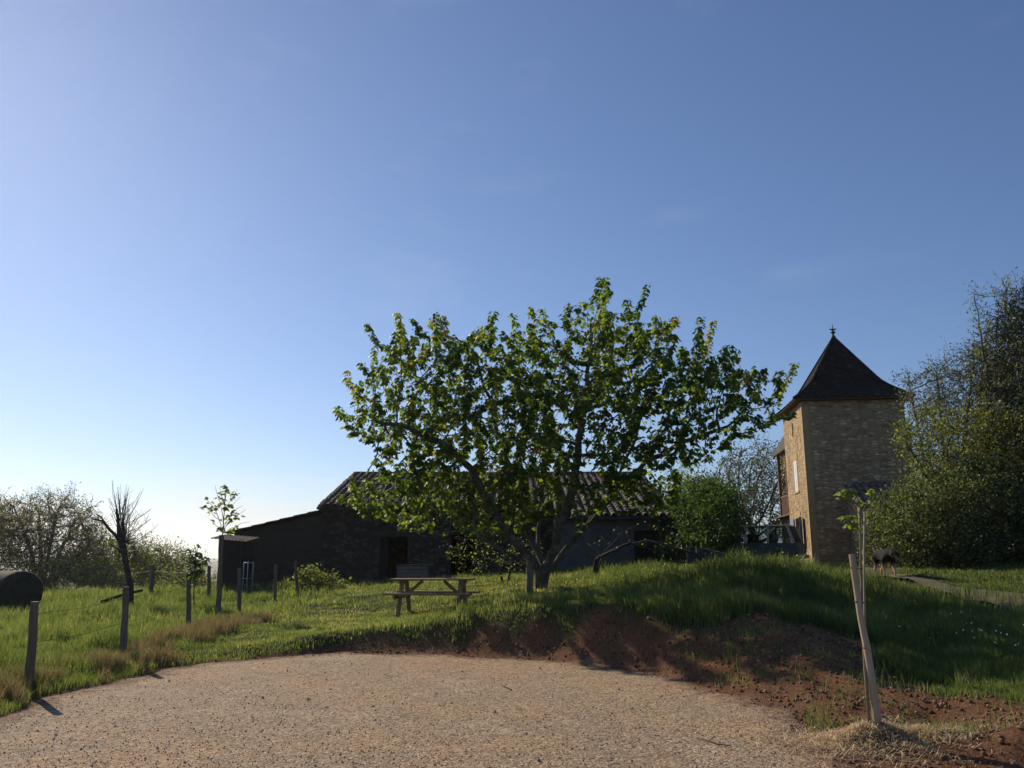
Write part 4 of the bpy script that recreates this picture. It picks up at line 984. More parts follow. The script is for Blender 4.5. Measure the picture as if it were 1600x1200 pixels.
# ------------------------------------------------------------------ barn
def barn():
    YF = 33.0; xL = pix(500, 797, YF).x; eL = pix(500, 797, YF).z; YR = 40.2; rz = pix(553, 745, YR).z
    YF2 = 31.4; xR = pix(1064, 811, YF2).x; slope = (rz - eL) / (YR - YF); eR = rz - slope * (YR - YF2)
    xM = 1.6; base = Vector((xL, YF, .3)); xm2 = xM
    B = empty('stone_barn', base, 'long dark stone barn with a canal tile roof behind the maple', 'barn')
    g = -.3; D = YR + 6.5
    # front wall with two openings
    def wall_with_openings(x0, x1, y, th, top, ops, mat, name='wall'):
        mb = MB(); xs = [x0] + [v for o_ in ops for v in o_[:2]] + [x1]
        for i in range(0, len(xs), 2): mb.box(((xs[i] + xs[i + 1]) / 2, y + th / 2, (g + top) / 2), (xs[i + 1] - xs[i], th, top - g))
        for o_ in ops: mb.box(((o_[0] + o_[1]) / 2, y + th / 2 , (o_[2] + top) / 2), (o_[1] - o_[0], th, top - o_[2]))
        return mb.build(name, mat, B, origin=base)
    oA = (pix(588, 850, YF).x, pix(640, 850, YF).x, pix(600, 838, YF).z); oB = (pix(700, 850, YF).x, pix(748, 850, YF).x, pix(600, 822, YF).z)
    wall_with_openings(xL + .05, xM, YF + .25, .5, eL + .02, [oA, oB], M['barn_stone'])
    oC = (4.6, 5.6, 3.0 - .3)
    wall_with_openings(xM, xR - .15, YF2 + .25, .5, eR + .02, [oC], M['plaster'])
    mb = MB(); mb.box((xM - .0 + .25, (YF + YF2) / 2 + .5, (g + eR) / 2), (.5, YF - YF2 - .02, eR - g)); mb.build('wall', M['barn_stone'], B, origin=base)
    # end walls (gables) and back
    for x, yf, e in ((xL + .05, YF + .25, eL), (xR - .65, YF2 + .25, eR)):
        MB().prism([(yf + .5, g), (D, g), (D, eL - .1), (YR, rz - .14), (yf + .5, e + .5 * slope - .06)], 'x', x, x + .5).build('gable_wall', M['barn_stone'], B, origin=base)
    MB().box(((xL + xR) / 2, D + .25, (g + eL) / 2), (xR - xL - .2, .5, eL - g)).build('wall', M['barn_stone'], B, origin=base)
    MB().box(((oC[0]+oC[1])/2, YF2 + .55, (g + oC[2]) / 2), (oC[1]-oC[0], .05, oC[2] - g)).build('door', M['wood_dark_v'], B, origin=base)
    # timber frames and half-open plank doors in the two openings
    for o_, sgn in ((oA, 1), (oB, -1)):
        for xx in (o_[0] + .05, o_[1] - .05): MB().box((xx, YF + .30, (.2 + o_[2]) / 2), (.09, .10, o_[2] - .2)).build('door_frame', M['wood_dark'], B, origin=base)
        w_ = (o_[1] - o_[0]) / 2; hx = o_[0] + .1 if sgn > 0 else o_[1] - .1; mb = MB()
        for i in range(4):
            q0 = (i + .06) / 4; q1 = (i + .94) / 4; dx_, dy_ = sgn * .35 * w_, .9 * w_
            mb.beam((hx + dx_ * q0, YF + .36 + dy_ * q0, (.4 + o_[2]) / 2), (hx + dx_ * q1, YF + .36 + dy_ * q1, (.4 + o_[2]) / 2), .03, o_[2] - .5)
        mb.build('door', M['wood_dark_v'], B, origin=base)
    # lintels
    for o_, y in ((oA, YF), (oB, YF)):
        MB().box(((o_[0] + o_[1]) / 2, y + .246, o_[2] + .09), (o_[1] - o_[0] + .5, .06, .18)).build('lintel', M['wood_dark'], B, origin=base)
    # roof
    sl = math.hypot(YR - YF, rz - eL)
    canal_roof((xL - .12, YF - .1, eL - .1 * slope + .16), (1, 0, 0), (0, YR - YF, rz - eL), xM - xL + .12, sl + .1, .29, .42, .105, M['tiles'], 'roof', B, base, 3)
    sl2 = math.hypot(YR - YF2, rz - eR)
    canal_roof((xM + .003, YF2 - .1, eR - .1 * slope + .16), (1, 0, 0), (0, YR - YF2, rz - eR), xR - xM, sl2 + .1, .29, .42, .105, M['tiles'], 'roof', B, base, 4)
    slb = math.hypot(6.8, rz - eL)
    canal_roof((xR, D + .4, eL - .1), (-1, 0, 0), (0, -(D + .4 - YR), rz - eL + .25), xR - xL + .12, math.hypot(D + .4 - YR, rz - eL + .25), .40, .5, .13, M['tiles'], 'roof', B, base, 5)
    mb = MB(); n = int((xR - xL) / .42)
    for i in range(n):
        xa = xL - .1 + i * (xR - xL + .1) / n; mb.tube([(xa, YR, rz + .12 + random.uniform(-.01, .01)), (xa + .45, YR, rz + .14)], [.13, .12], 8)
    mb.build('ridge_tiles', M['tiles'], B, origin=base)
    MB().box(((xL + xM) / 2, YF - .02, eL + .02), (xM - xL + .1, .05, .12)).build('fascia', M['wood_dark'], B, origin=base)
    MB().tube([(xM + .02, YF2 - .14, eR + .04), (xR + .05, YF2 - .14, eR + .02)], .06, 8).build('gutter', M['metal_dark'], B, origin=base)
    # planked lean-to on the left
    base2 = Vector((pix(355, 900, YF).x, YF, .2)); LT = empty('plank_lean_to', base2, 'low lean-to of horizontal dark boards against the left end of the barn', 'shed')
    xa = pix(362, 828, YF).x; za = pix(355, 830, YF).z; xb = xL + .045; zb = eL - .03; mb = MB(); nb = 13
    for i in range(nb):
        z0 = .0 + i * .29; z1 = z0 + .275
        f = lambda x: za - .06 + (zb - za) * (x - xa) / (xb - xa)
        # clip board by the sloping roof line
        x0 = xa
        if f(xa) < z1: x0 = xa + (z1 - f(xa)) / (zb - za) * (xb - xa)
        if x0 < xb - .2:
            off = random.uniform(-.008, .008); mb.box(((x0 + xb) / 2, YF + .35 + off, (z0 + z1) / 2), (xb - x0, .03, z1 - z0))
    mb.build('wall', M['wood_dark'], LT, origin=base2)
    MB().prism([(xa, -.3), (xb, -.3), (xb, zb - .1), (xa, za - .1)], 'y', YF + .375, YF + .40).build('backing', M['wood_dark'], LT, origin=base2)
    MB().prism([(YF + .41, -.3), (D, -.3), (D, za - .35), (YF + .41, za - .12)], 'x', xa, xa + .06).build('wall', M['wood_dark'], LT, origin=base2)
    mb = MB(); nseg = 7
    for i in range(nseg):
        u0 = i / nseg; u1 = (i + 1) / nseg + .03; xs_ = xa - .35; p = lambda u: (xs_ + (xb - xs_) * min(u, 1), za - .1 + (zb - za + .12) * min(u, 1))
        a = p(u0); b_ = p(u1); mb.prism([(a[0], a[1] + .02), (b_[0], b_[1] - .015), (b_[0], b_[1] + .03), (a[0], a[1] + .065)], 'y', YF + .05 + .01 * (i % 2), D)
    mb.build('roof', M['wood_dark'], LT, origin=base2)
    # small privy shed in front
    Y3 = 30.3; x0 = pix(344, 880, Y3).x; x1 = pix(378, 880, Y3).x; zt = pix(360, 842, Y3).z; g3 = H(x0, Y3)
    base3 = Vector(((x0 + x1) / 2, Y3, g3)); PS = empty('tool_shed', base3, 'small dark upright shed with a yellowish corrugated roof left of the lean-to', 'shed')
    mb = MB(); nb = 7
    for i in range(nb):
        w = (x1 - x0) / nb; mb.box((x0 + (i + .5) * w, Y3 + random.uniform(-.005, .005), (g3 + zt) / 2 - .02), (w * .96, .025, zt - g3))
    mb.build('front_wall', M['wood_dark_v'], PS, origin=base3)
    for x in (x0 + .02, x1 - .02): MB().box((x, Y3 + .6, (g3 + zt) / 2 - .03), (.03, 1.14, zt - g3 - .06)).build('side_wall', M['wood_dark_v'], PS, origin=base3)
    MB().box(((x0 + x1) / 2, Y3 + 1.2, (g3 + zt) / 2 - .06), (x1 - x0, .03, zt - g3 - .12)).build('back_wall', M['wood_dark_v'], PS, origin=base3)
    MB().box((x0 - .03, Y3 - .03, (g3 + zt) / 2), (.05, .05, zt - g3)).build('corner_post', M['wood_grey'], PS, origin=base3)
    vs = []; nx_ = 40; L3 = 1.32; X0 = x0 - .34
    for j, (yy, zz) in enumerate(((Y3 - .3, zt - .02), (Y3 + 1.3, zt + .16))):
        for i in range(nx_ + 1): vs.append((X0 + L3 * i / nx_, yy, zz + .03 + .018 * math.sin(i * math.pi / 2 + .7) - .10 * i / nx_))
    mesh_np('roof', np.array(vs), np.array([(i, i + 1, nx_ + 2 + i, nx_ + 1 + i) for i in range(nx_)]), M['corr'], PS, False, {'rnd': ('FACE', np.linspace(0, 1, nx_))}, base3)
barn()

# white tubular rack by the shed
def rack():
    Y = 28.6; x0 = pix(380, 900, Y).x; g = H(x0, Y); top = pix(380, 877, Y).z; x1 = pix(390, 900, Y).x; x2 = pix(405, 900, Y + 1.0).x
    base = Vector((x0, Y, g)); t = empty('metal_rack', base, 'white tubular metal rack standing in front of the lean-to boards', 'rack')
    A = [(x0, Y), (x1, Y - .25), (x2, Y + .25)]
    for x, y in A: MB().tube([(x, y, g - .02), (x, y, top + random.uniform(-.02, .02))], .016, 8).build('upright', M['metal_white'], t, True, origin=base)
    for z in (top - .04, g + (top - g) * .52, g + .1):
        mb = MB()
        for a, b_ in ((0, 1), (1, 2)): mb.tube([(A[a][0], A[a][1], z), (A[b_][0], A[b_][1], z - .02)], .012, 6)
        mb.build('rail', M['metal_white'], t, True, origin=base)
rack()
def crate():
    Y = 29.5; x0 = pix(620, 900, Y).x; x1 = pix(667, 900, Y).x; g = H((x0 + x1) / 2, Y); top = pix(640, 884, Y).z
    top = max(top, g + .5); base = Vector(((x0 + x1) / 2, Y, g)); t = empty('wooden_crate', base, 'grey plank crate standing on the grass behind the picnic table', 'crate')
    n = 5; hh = (top - g) / n
    for i in range(n):
        mb = MB()
        for y in (Y, Y + .7): mb.box(((x0 + x1) / 2, y, g + (i + .5) * hh), (x1 - x0 + random.uniform(-.02, .02), .025, hh * .86))
        for x in (x0 + .0, x1): mb.box((x, Y + .35, g + (i + .5) * hh), (.025, .67, hh * .86))
        mb.build('slat', M['wood_grey'] if i else M['white_paint'], t, origin=base)
    for x in (x0 + .05, x1 - .05): MB().box((x, Y + .04, (g + top) / 2), (.05, .05, top - g - .02)).build('corner_post', M['wood_grey'], t, origin=base)
    MB().beam((x0 - .02, Y - .03, top + .03), (x1 + .22, Y - .05, top + .05), .14, .02).build('loose_plank', M['wood_grey'], t, origin=base)
crate()

# ------------------------------------------------------------------ tower house
def tower():
    Y0 = 34.0; a = pix(1250, 632, Y0); rot = R(-7.5)
    cx, sx = math.cos(rot), math.sin(rot); W_ = 4.08; g = H(a.x, Y0) - .2; eave = pix(1250, 627, Y0).z
    base = Vector((a.x + .05, Y0, g)); T = empty('stone_tower', base, 'square golden stone tower with a steep dark pyramid roof', 'tower', rot)
    # local coords: x right along the front, y back, z up from the base
    hgt_ = eave - g; st = M['tower_stone']; th = .5
    # left wall with openings (narrow tall shuttered window, slit, ground door)
    ops = [(1.9, 2.75, 0.95, 2.25), (1.75, 2.45, 3.35, 4.75), (1.95, 2.2, 5.75, 6.35)]
    mb = MB()
    def yw(y0, y1, z0, z1): mb.box((th / 2, (y0 + y1) / 2, (z0 + z1) / 2), (th, y1 - y0, z1 - z0))
    yw(0, ops[1][0] , 0, hgt_); yw(ops[0][1], W_, 0, hgt_)
    ya, yb = ops[1][0], ops[0][1]
    yw(ya, yb, 0, .95); yw(ya, ops[0][0], .95, 2.25); yw(ya, yb, 2.25, 3.35); yw(ops[1][1], yb, 3.35, 4.75); yw(ya, yb, 4.75, 5.75); yw(ya, ops[2][0], 5.75, 6.35); yw(ops[2][1], yb, 5.75, 6.35); yw(ya, yb, 6.35, hgt_)
    mb.build('wall', st, T)
    MB().box((th + (W_ - th) / 2, th / 2, hgt_ / 2), (W_ - th, th, hgt_)).build('wall', st, T)
    MB().box((W_ - th / 2, th + (W_ - th) / 2, hgt_ / 2), (th, W_ - th, hgt_)).build('wall', st, T)
    MB().box((W_ / 2, W_ - th / 2, hgt_ / 2), (W_ - 2 * th - .004, th - .004, hgt_)).build('wall', st, T)
    # pale rendered corner
    mb = MB(); mb.box((.13 - .012, -.006, hgt_ / 2), (.26, .012, hgt_ - .01)); mb.box((-.0065, .09, hgt_ / 2), (.013, .18, hgt_ - .01)); mb.build('corner_render', M['quoin'], T)
    for o_ in ops:
        w = .16
        if o_[1] - o_[0] > .3:
            mb = MB(); mb.box((-.005, (o_[0] + o_[1]) / 2, o_[3] + w / 2), (.03, o_[1] - o_[0] + .5, w * 1.5)); mb.box((-.004, o_[0] - .08, (o_[2] + o_[3]) / 2), (.024, w, o_[3] - o_[2] - .05)); mb.box((-.004, o_[1] + .08, (o_[2] + o_[3]) / 2), (.024, w, o_[3] - o_[2] - .05)); mb.box((-.01, (o_[0] + o_[1]) / 2, o_[2] - .05), (.06, o_[1] - o_[0] + .4, .08)); mb.build('window_surround', M['quoin'], T)
        MB().box((.25, (o_[0] + o_[1]) / 2, (o_[2] + o_[3]) / 2), (.04, o_[1] - o_[0], o_[3] - o_[2])).build('window', M['dark'], T)
    # shutters: closed pair upstairs, open leaf downstairs
    o_ = ops[1]
    for k in (0, 1):
        y = o_[0] + (.25 + .5 * k) * (o_[1] - o_[0]); MB().box((.015, y, (o_[2] + o_[3]) / 2), (.035, (o_[1] - o_[0]) / 2 - .015, o_[3] - o_[2])).build('shutter', M['white_paint'], T, bevel=.004)
    MB().beam((-.04, 1.42, 1.62), (-.20, 1.05, 1.62), .04, 1.2).build('shutter', M['blue_shutter'], T, bevel=.004)
    MB().beam((-.05, 2.95, 1.62), (-.10, 3.35, 1.62), .04, 1.2).build('shutter', M['blue_shutter'], T, bevel=.004)
    # eaves soffit + boarding
    ov = .36
    MB().box((W_ / 2, W_ / 2, hgt_ + .035), (W_ + 2 * ov - .06, W_ + 2 * ov - .06, .06)).build('soffit', M['wood_frame'], T)
    # bell-cast roof in stepped tile courses
    apex = pix(1304, 530, Y0 + W_ / 2).z - g; Hh = apex - hgt_ - .06; hw0 = W_ / 2 + ov; V = []; F = []; C = []; rr = np.random.default_rng(5)
    def half(t):   # half width at height fraction t
        lin = (1 - t) ** 1.0
        return hw0 * (lin * .80 + .20 * max(0, 1 - t / .30) ** 1.7) if t < 1 else 0
    nc = 34; c = W_ / 2
    for j in range(nc):
        t0 = j / nc; t1 = (j + 1) / nc; z0 = hgt_ + .066 + t0 * Hh; z1 = hgt_ + .066 + t1 * Hh
        w0 = half(t0) + .012; w1 = max(half(t1) - .002, .01)
        nseg = max(2, int(2 * w0 / .22))
        for s_ in range(4):
            an = s_ * math.pi / 2; ca, sa = round(math.cos(an)), round(math.sin(an))
            for i in range(nseg):
                u0 = i / nseg * 2 - 1; u1 = (i + 1) / nseg * 2 - 1; jz = rr.normal() * .006; lift = abs(rr.normal()) * .008
                pts = [(u0 * w0, -(w0 + lift), z0 + jz - .012), (u1 * w0, -(w0 + lift), z0 + jz - .012), (u1 * w1, -w1, z1), (u0 * w1, -w1, z1), (u0 * w0, -(w0 - .05), z0 + .0), (u1 * w0, -(w0 - .05), z0 + .0)]
                b0 = len(V)
                for x, y, z in pts: V.append((c + x * ca - y * sa, c + x * sa + y * ca, z))
                F += [(b0, b0 + 1, b0 + 2, b0 + 3), (b0 + 4, b0 + 5, b0 + 1, b0)]; cl = rr.random(); C += [cl, cl]
    mesh_np('roof', np.array(V), np.array(F), M['slate'], T, False, {'rnd': ('FACE', C)})
    mb = MB()
    for qx, qy in ((-1,-1),(1,-1),(1,1),(-1,1)):
        pts = [(c + qx * half(t) , c + qy * half(t), hgt_ + .09 + t * Hh) for t in np.linspace(0.0, .99, 16)]
        mb.tube(pts, .055, 6)
    mb.build('hip_tiles', M['slate'], T)
    az = hgt_ + .06 + Hh
    fm = MB(); fm.tube([(c, c, az - .10), (c, c, az + .06), (c, c, az + .10), (c, c, az + .16), (c, c, az + .23), (c, c, az + .30), (c, c, az + .36), (c, c, az + .62)], [.13, .10, .045, .045, .125, .045, .035, .008], 10)
    fm.tube([(c - .16, c, az + .40), (c, c, az + .35), (c + .16, c, az + .40)], [.018, .05, .018], 6)
    fm.build('finial', M['finial'], T, True)
    # lean-to porch on the front right
    px0 = pix(1317, 757, Y0).x; lx = (px0 - base.x) ; ztop = pix(1317, 757, Y0).z - g; zev = pix(1340, 790, Y0 - 1.8).z - g
    PX = base.x + lx
    Pb = Vector((PX, Y0 - .3, g)); PR = empty('tiled_porch', Pb, 'small cream porch with worn canal tiles against the tower front', 'porch', rot)
    LP = 3.4; dp = 1.75
    canal_roof((-.05, -dp - .1, zev), (1, 0, 0), (0, dp + .06, ztop - zev), LP, math.hypot(dp + .06, ztop - zev), .27, .40, .10, M['tiles_red'], 'roof', PR, None, 8)
    zz = zev - .10
    dx = .28; dw = .62
    mb = MB(); mb.box((dx / 2, -dp + .13, zz / 2), (dx, .25, zz)); mb.box((dx + dw + (LP - dx - dw) / 2 - .1, -dp + .13, zz / 2), (LP - dx - dw - .2, .25, zz)); mb.box((dx + dw / 2, -dp + .13, (zz + 2.15) / 2), (dw, .25, zz - 2.15)); mb.build('front_wall', M['plaster_cream'], PR)
    MB().prism([(-dp + .26, 0), (-.04, 0), (-.04, ztop - .2), (-dp + .26, zz + .02)], 'x', 0.0, .2).build('side_wall', M['tower_stone'], PR)
    MB().prism([(-dp + .26, 0), (-.04, 0), (-.04, ztop - .2), (-dp + .26, zz + .02)], 'x', LP - .4, LP - .2).build('side_wall', M['tower_stone'], PR)
    dr = MB().box((dx + dw / 2, -dp + .16, 1.07), (dw, .05, 2.14)).build('door', M['wood_frame'], PR)
    # timber gallery behind-left
    gx = .85; gy = W_ + .1; Gb = base + Vector((cx * gx - sx * gy, sx * gx + cx * gy, 0)); G = empty('timber_gallery', Gb, 'brown timber gallery with railings and sloping roof behind the tower left wall', 'gallery', rot)
    wf = M['wood_frame']; xl = -.45; 
    for z in (0.0,): pass
    for y in (.1, 2.2, 4.2):
        MB().box((xl + .07, y, 2.9), (.14, .14, 5.8)).build('post', wf, G)
    MB().beam((xl + .07, 0, 5.75), (xl + .07, 4.4, 5.75), .16, .18).build('beam', wf, G)
    MB().beam((xl + .07, .0, 2.35), (xl + .07, 4.4, 2.35), .18, .22).build('beam', wf, G)
    MB().beam((xl + .07, .18, 5.1), (xl + .07, .9, 5.7), .10, .12).build('brace', wf, G)
    MB().box((xl / 2 + .05, 2.2, 2.50), (1.2, 4.4, .06)).build('floor', wf, G)
    for k in range(2):
        mb = MB(); z0 = 2.62; mb.beam((xl + .07, .1 + k * 2.1, 3.52), (xl + .07, 2.1 + k * 2.1, 3.52), .07, .09)
        for i in range(11): mb.box((xl + .07, .25 + k * 2.05 + i * .18, 3.05), (.03, .09, .86))
        mb.build('railing', wf, G)
    for i in range(5): MB().beam((xl - .15, .0 + i * 1.1, 5.52), (.35, .0 + i * 1.1, 7.05), .08, .12, (0, 1, 0)).build('rafter', wf, G)
    MB().prism([(xl - .2, 5.6), (.4, 7.25), (.4, 7.33), (xl - .2, 5.68)], 'y', -.1, 4.6).build('roof', M['tiles'], G)
    hb = Gb; HO = empty('stone_house', Gb + Vector((2.2, .5, 0)), 'stone house wing hidden behind the tower and its gallery', 'house', rot)
    MB().box((.1 + .55, 4.2 - .4, 3.1), (4.6, 7.5, 6.2)).build('wall', M['tower_stone'], HO)
    MB().prism([(-1.9, 6.2), (3.2, 6.2), (.65, 7.6)], 'y', .2, 7.4).build('roof', M['tiles'], HO)
tower()

# ------------------------------------------------------------------ old car
def car():
    Y = 31.0; c = pix(1206, 865, Y); g = H(c.x, Y); g = min(g, pix(1206, 822, Y).z - 1.50); T = empty('old_car', (c.x - .75, Y, pix(1206, 821, Y).z - 1.58), 'faded dark estate car parked at the foot of the tower, bonnet in the bushes', 'car', R(180 - 30))
    # local: +x forward, y left
    Lh, Wd = 1.82, .72
    prof = [(-Lh, .38), (-1.50, .34)] + [(-1.17 + .36 * math.cos(a), .34 + .36 * math.sin(a)) for a in np.linspace(math.pi, 0, 9)] + [(-.6, .28), (.75, .28)] + [(1.15 + .36 * math.cos(a), .34 + .36 * math.sin(a)) for a in np.linspace(math.pi, 0, 9)] + [(1.72, .36), (Lh, .45), (Lh, .80), (1.70, .92), (.80, .98), (.70, .92), (-1.74, .92), (-Lh, .85)]
    mb = MB(); mb.prism(prof, 'y', -Wd, Wd); mb.build('body', M['carpaint'], T, bevel=.03)
    roof = MB(); roof.box((-.52, 0, 1.53), (2.0, 1.28, .05)); roof.build('roof', M['car_roof'], T, bevel=.02)
    for s_ in (-1, 1):
        y0, y1 = s_ * .70, s_ * .62
        def P3(x0, x1, w=.07): MB().beam((x0, y0, .91), (x1, y1, 1.52), .045, w, (1, 0, 0)).build('pillar', M['car_roof'], T)
        P3(.72, .42); P3(.02, -.0, .08); P3(-.78, -.78, .08); P3(-1.68, -1.46, .09)
        for xa, xb, xc, xd in ((.04, .66, -.0 + .05, .38), (-.72, -.06, -.72, -.06), (-1.58, -.84, -1.40, -.84)):
            mb = MB(); mb.add([(xa, y0 - s_ * .01, .925), (xb, y0 - s_ * .01, .925), (xd, y1 - s_ * .01, 1.505), (xc, y1 - s_ * .01, 1.505)], [(0, 1, 2, 3)]); o = mb.build('side_window', M['glass'], T, fixn=False)
            sol = o.modifiers.new('thick', 'SOLIDIFY'); sol.thickness = .006
        MB().box((.25, s_ * .725, .80), (.09, .02, .02)).build('door_handle', M['chrome'], T)
        MB().box((-.60, s_ * .725, .80), (.09, .02, .02)).build('door_handle', M['chrome'], T)
        MB().box((Lh + .005, s_ * .50, .66), (.03, .20, .16)).build('headlight', M['chrome'], T, bevel=.02)
        MB().box((-Lh - .004, s_ * .58, .70), (.03, .12, .20)).build('tail_light', M['redlamp'], T, bevel=.01)
        MB().box((.62, s_ * .82, 1.0), (.05, .15, .12)).build('mirror', M['rubber'], T, bevel=.02)
    for nm, pts in (('windscreen', [(.70, -.62, .93), (.70, .62, .93), (.43, .56, 1.50), (.43, -.56, 1.50)]), ('rear_window', [(-1.70, -.62, .93), (-1.70, .62, .93), (-1.49, .56, 1.50), (-1.49, -.56, 1.50)])):
        o = MB().add(pts, [(0, 1, 2, 3)]).build(nm, M['glass'], T, fixn=False); sol = o.modifiers.new('thick', 'SOLIDIFY'); sol.thickness = .006
    for x in (Lh + .04, -Lh - .04): MB().box((x, 0, .45), (.07, 1.46, .12)).build('bumper', M['chrome'], T, bevel=.02)
    for x in (-.25, -1.0):
        for y in (-.32, .32):
            MB().box((x + .2, y, .95), (.12, .46, .62), Euler((0, R(-10), 0))).build('seat', M['rubber'], T, bevel=.04)
    for x in (-1.17, 1.15):
        for s_ in (-1, 1):
            w = MB(); w.tube([(x, s_ * .56, .30), (x, s_ * .71, .30)], .30, 22); wo_ = w.build('wheel', M['rubber'], T, bevel=.02)
            r_ = MB(); r_.tube([(x, s_ * .705, .30), (x, s_ * .722, .30)], .17, 16); r_.build('hubcap', M['chrome'], wo_)
car()
# blue-grey covered trailer behind the bank
def trailer():
    Y = 27.0; c = pix(1103, 858, Y); g = H(c.x, Y) - .02; top = pix(1082, 853, Y).z - g; T = empty('covered_trailer', (c.x, Y, g), 'low blue-grey sheeted trailer half hidden behind the grassy bank', 'trailer', R(-20))
    w = .56; hh = max(top, .45)
    MB().prism([(-w, .22), (w, .22), (w, hh * .72), (-w * .2, hh * .93), (-w, hh)], 'y', -.4, .5).build('cover', M['tarp'], T, bevel=.03)
    for s_ in (-1, 1): MB().tube([(0, s_ * .52 + .05, .2), (0, s_ * .60 + .05, .2)], .2, 16).build('wheel', M['rubber'], T)
    MB().beam((-w, .05, .26), (-w - .7, .05, .30), .05, .05).build('drawbar', M['metal_dark'], T)
trailer()

# ------------------------------------------------------------------ staked sapling with straw in the foreground
def sapling():
    Y = 7.75; cx_ = pix(1366, 1142, Y).x; g = H(cx_, Y); P_ = lambda a, b_, d=0: Vector(pix(a, b_, Y + d))
    # straw
    n = 9000; r_ = np.abs(rng.normal(0, .42, n)); a = rng.random(n) * 6.283
    x = cx_ + .0 + r_ * np.cos(a) * 1.15 - .10 * (rng.random(n) < .4); y = Y + r_ * np.sin(a) * .75 + .02
    rr = np.hypot((x - cx_) / 1.15, (y - Y) / .8); ht = .10 * np.exp(-(rr / .27) ** 2) + .035 * np.exp(-(rr / .5) ** 2)
    z = hgt(x, y) + ht * (.8 + .35 * rng.random(n)) + .012
    L = .05 + .12 * rng.random(n); da = rng.random(n) * 6.283; ca, sa = np.cos(da), np.sin(da); bend = rng.normal(size=(n, 3)) * .02
    w = .0016 + .0014 * rng.random(n); px_, py_ = -sa * w, ca * w
    tilt = rng.normal(size=n) * .16
    P = np.stack([x, y, z], 1); D = np.stack([ca, sa, tilt], 1) * L[:, None]; Wv = np.stack([px_, py_, 0 * w], 1); U = np.array([0, 0, 1.]) * w[:, None] * 1.6
    V = np.stack([P - D / 2 - Wv, P - D / 2 + Wv, P + bend - Wv + U, P + bend + Wv + U, P + D / 2 - Wv, P + D / 2 + Wv], 1)
    Fb = np.array([(0, 1, 3, 2), (2, 3, 5, 4)]); F_ = (Fb[None] + (np.arange(n) * 6)[:, None, None]).reshape(-1, 4)
    tag(mesh_np('straw_mulch', V.reshape(-1, 3), F_, M['straw'], attrs={'rnd': ('FACE', np.repeat(rng.random(n), 2))}), 'pale straw heaped round the foot of the staked sapling', 'straw', kind='stuff')
    # earth heap under the straw
    k = 36; m_ = 12; vs = [(cx_, Y, g + .10)]
    for j in range(1, m_ + 1):
        for i in range(k):
            q = j / m_ * .52; an = i / k * 6.283; xx = cx_ + q * 1.15 * math.cos(an); yy = Y + q * .8 * math.sin(an)
            vs.append((xx, yy, H(xx, yy) + .085 * math.exp(-(q / .27) ** 2) - .012 * (j / m_) ** 3 * 3 + (random.uniform(-.012, .012) if j < m_ else 0)))
    fs = [(0, 1 + i, 1 + (i + 1) % k) for i in range(k)] + [(1 + (j - 1) * k + i, 1 + j * k + i, 1 + j * k + (i + 1) % k, 1 + (j - 1) * k + (i + 1) % k) for j in range(1, m_) for i in range(k)]
    tag(MB().add(vs, fs).build('earth_heap', simple('dug_earth', (.07, .04, .025), (.17, .105, .065), 30, .95, .1, .8), None, True), 'small heap of dug earth under the straw at the sapling', 'earth heap')
    # stake
    mb = MB(); pts = [P_(1374, 1150, 0), P_(1364, 1075, 0), P_(1355, 1015, 0), P_(1345, 965, 0), P_(1337, 910, 0), P_(1331, 866, 0)]; pts[0].z = g - .05
    mb.tube(pts, [.036, .034, .031, .029, .029, .029], 12, jit=.06)
    tag(mb.build('wooden_stake', M['wood_stake'], None, False), 'thick pale leaning stake tied to the sapling in the straw', 'stake')
    mb = MB(); pts = [P_(1357, 1150, .05), P_(1352, 1010, .06), P_(1350, 900, .06), P_(1351, 800, .05)]; pts[0].z = g - .03
    mb.tube(pts, [.010, .010, .009, .008], 7, jit=.05)
    tag(mb.build('thin_cane', M['wood_stake'], None, True), 'thin pale cane standing right against the sapling stem', 'cane')
    base = P_(1360, 1148, -.02); base.z = g
    t = empty('staked_sapling', base, 'young sapling with a few bright leaves tied to a stake in the foreground', 'tree')
    mb = MB(); s = [base - Vector((0, 0, .05)), P_(1352, 1050, .02), P_(1347, 960, .04), P_(1345, 880, .03), P_(1344, 820, .02), P_(1343, 782)]
    mb.tube(s, [.017, .015, .013, .011, .009, .007], 8, jit=.04)
    tw = [[(1344,805),(1334,792),(1324,775),(1316,768)], [(1344,795),(1340,780),(1334,770),(1328,764)], [(1344,810),(1352,792),(1360,775),(1364,764)], [(1343,785),(1337,772),(1322,768)],
          [(1344,812),(1332,802),(1322,788)], [(1344,830),(1336,822),(1326,812),(1318,808)], [(1344,845),(1337,838),(1330,820)], [(1344,828),(1352,812),(1368,790)]]
    for q in tw: mb.tube([P_(*v) for v in q], np.linspace(.0055, .0022, len(q)).tolist(), 5, cap=False)
    mb.build('trunk', M['sap_bark'], t, True, origin=base, fixn=False)
    pos = []; dr = []; r = random.Random(8)
    for (a, b_, c) in [(1314,769,4),(1320,766,5),(1325,765,5),(1329,765,4),(1334,770,3),(1324,776,3),(1318,775,3),(1364,765,3),(1360,770,2),(1334,806,2),(1319,808,4),(1323,812,4),(1328,818,4),(1332,822,2),(1337,812,3),(1341,786,3),(1338,776,2),(1368,790,1)]:
        for i in range(c):
            an = r.uniform(0, 6.28); o3 = Vector((math.cos(an), math.sin(an), 0)); pos.append(P_(a, b_, r.uniform(-.04, .04)) + o3 * .012); dr.append(o3 + Vector((0, 0, r.uniform(-1.0, .1))))
    pos = np.array(pos); dr = np.array(dr)
    scatter('crown', MAPLE[0], MAPLE[1], pos, dr, .068 * (.6 + .6 * rng.random(len(pos))), M['young_leaf'], t, base, spin=np.array([0, 0, 1.]) + rng.normal(size=dr.shape) * .3)
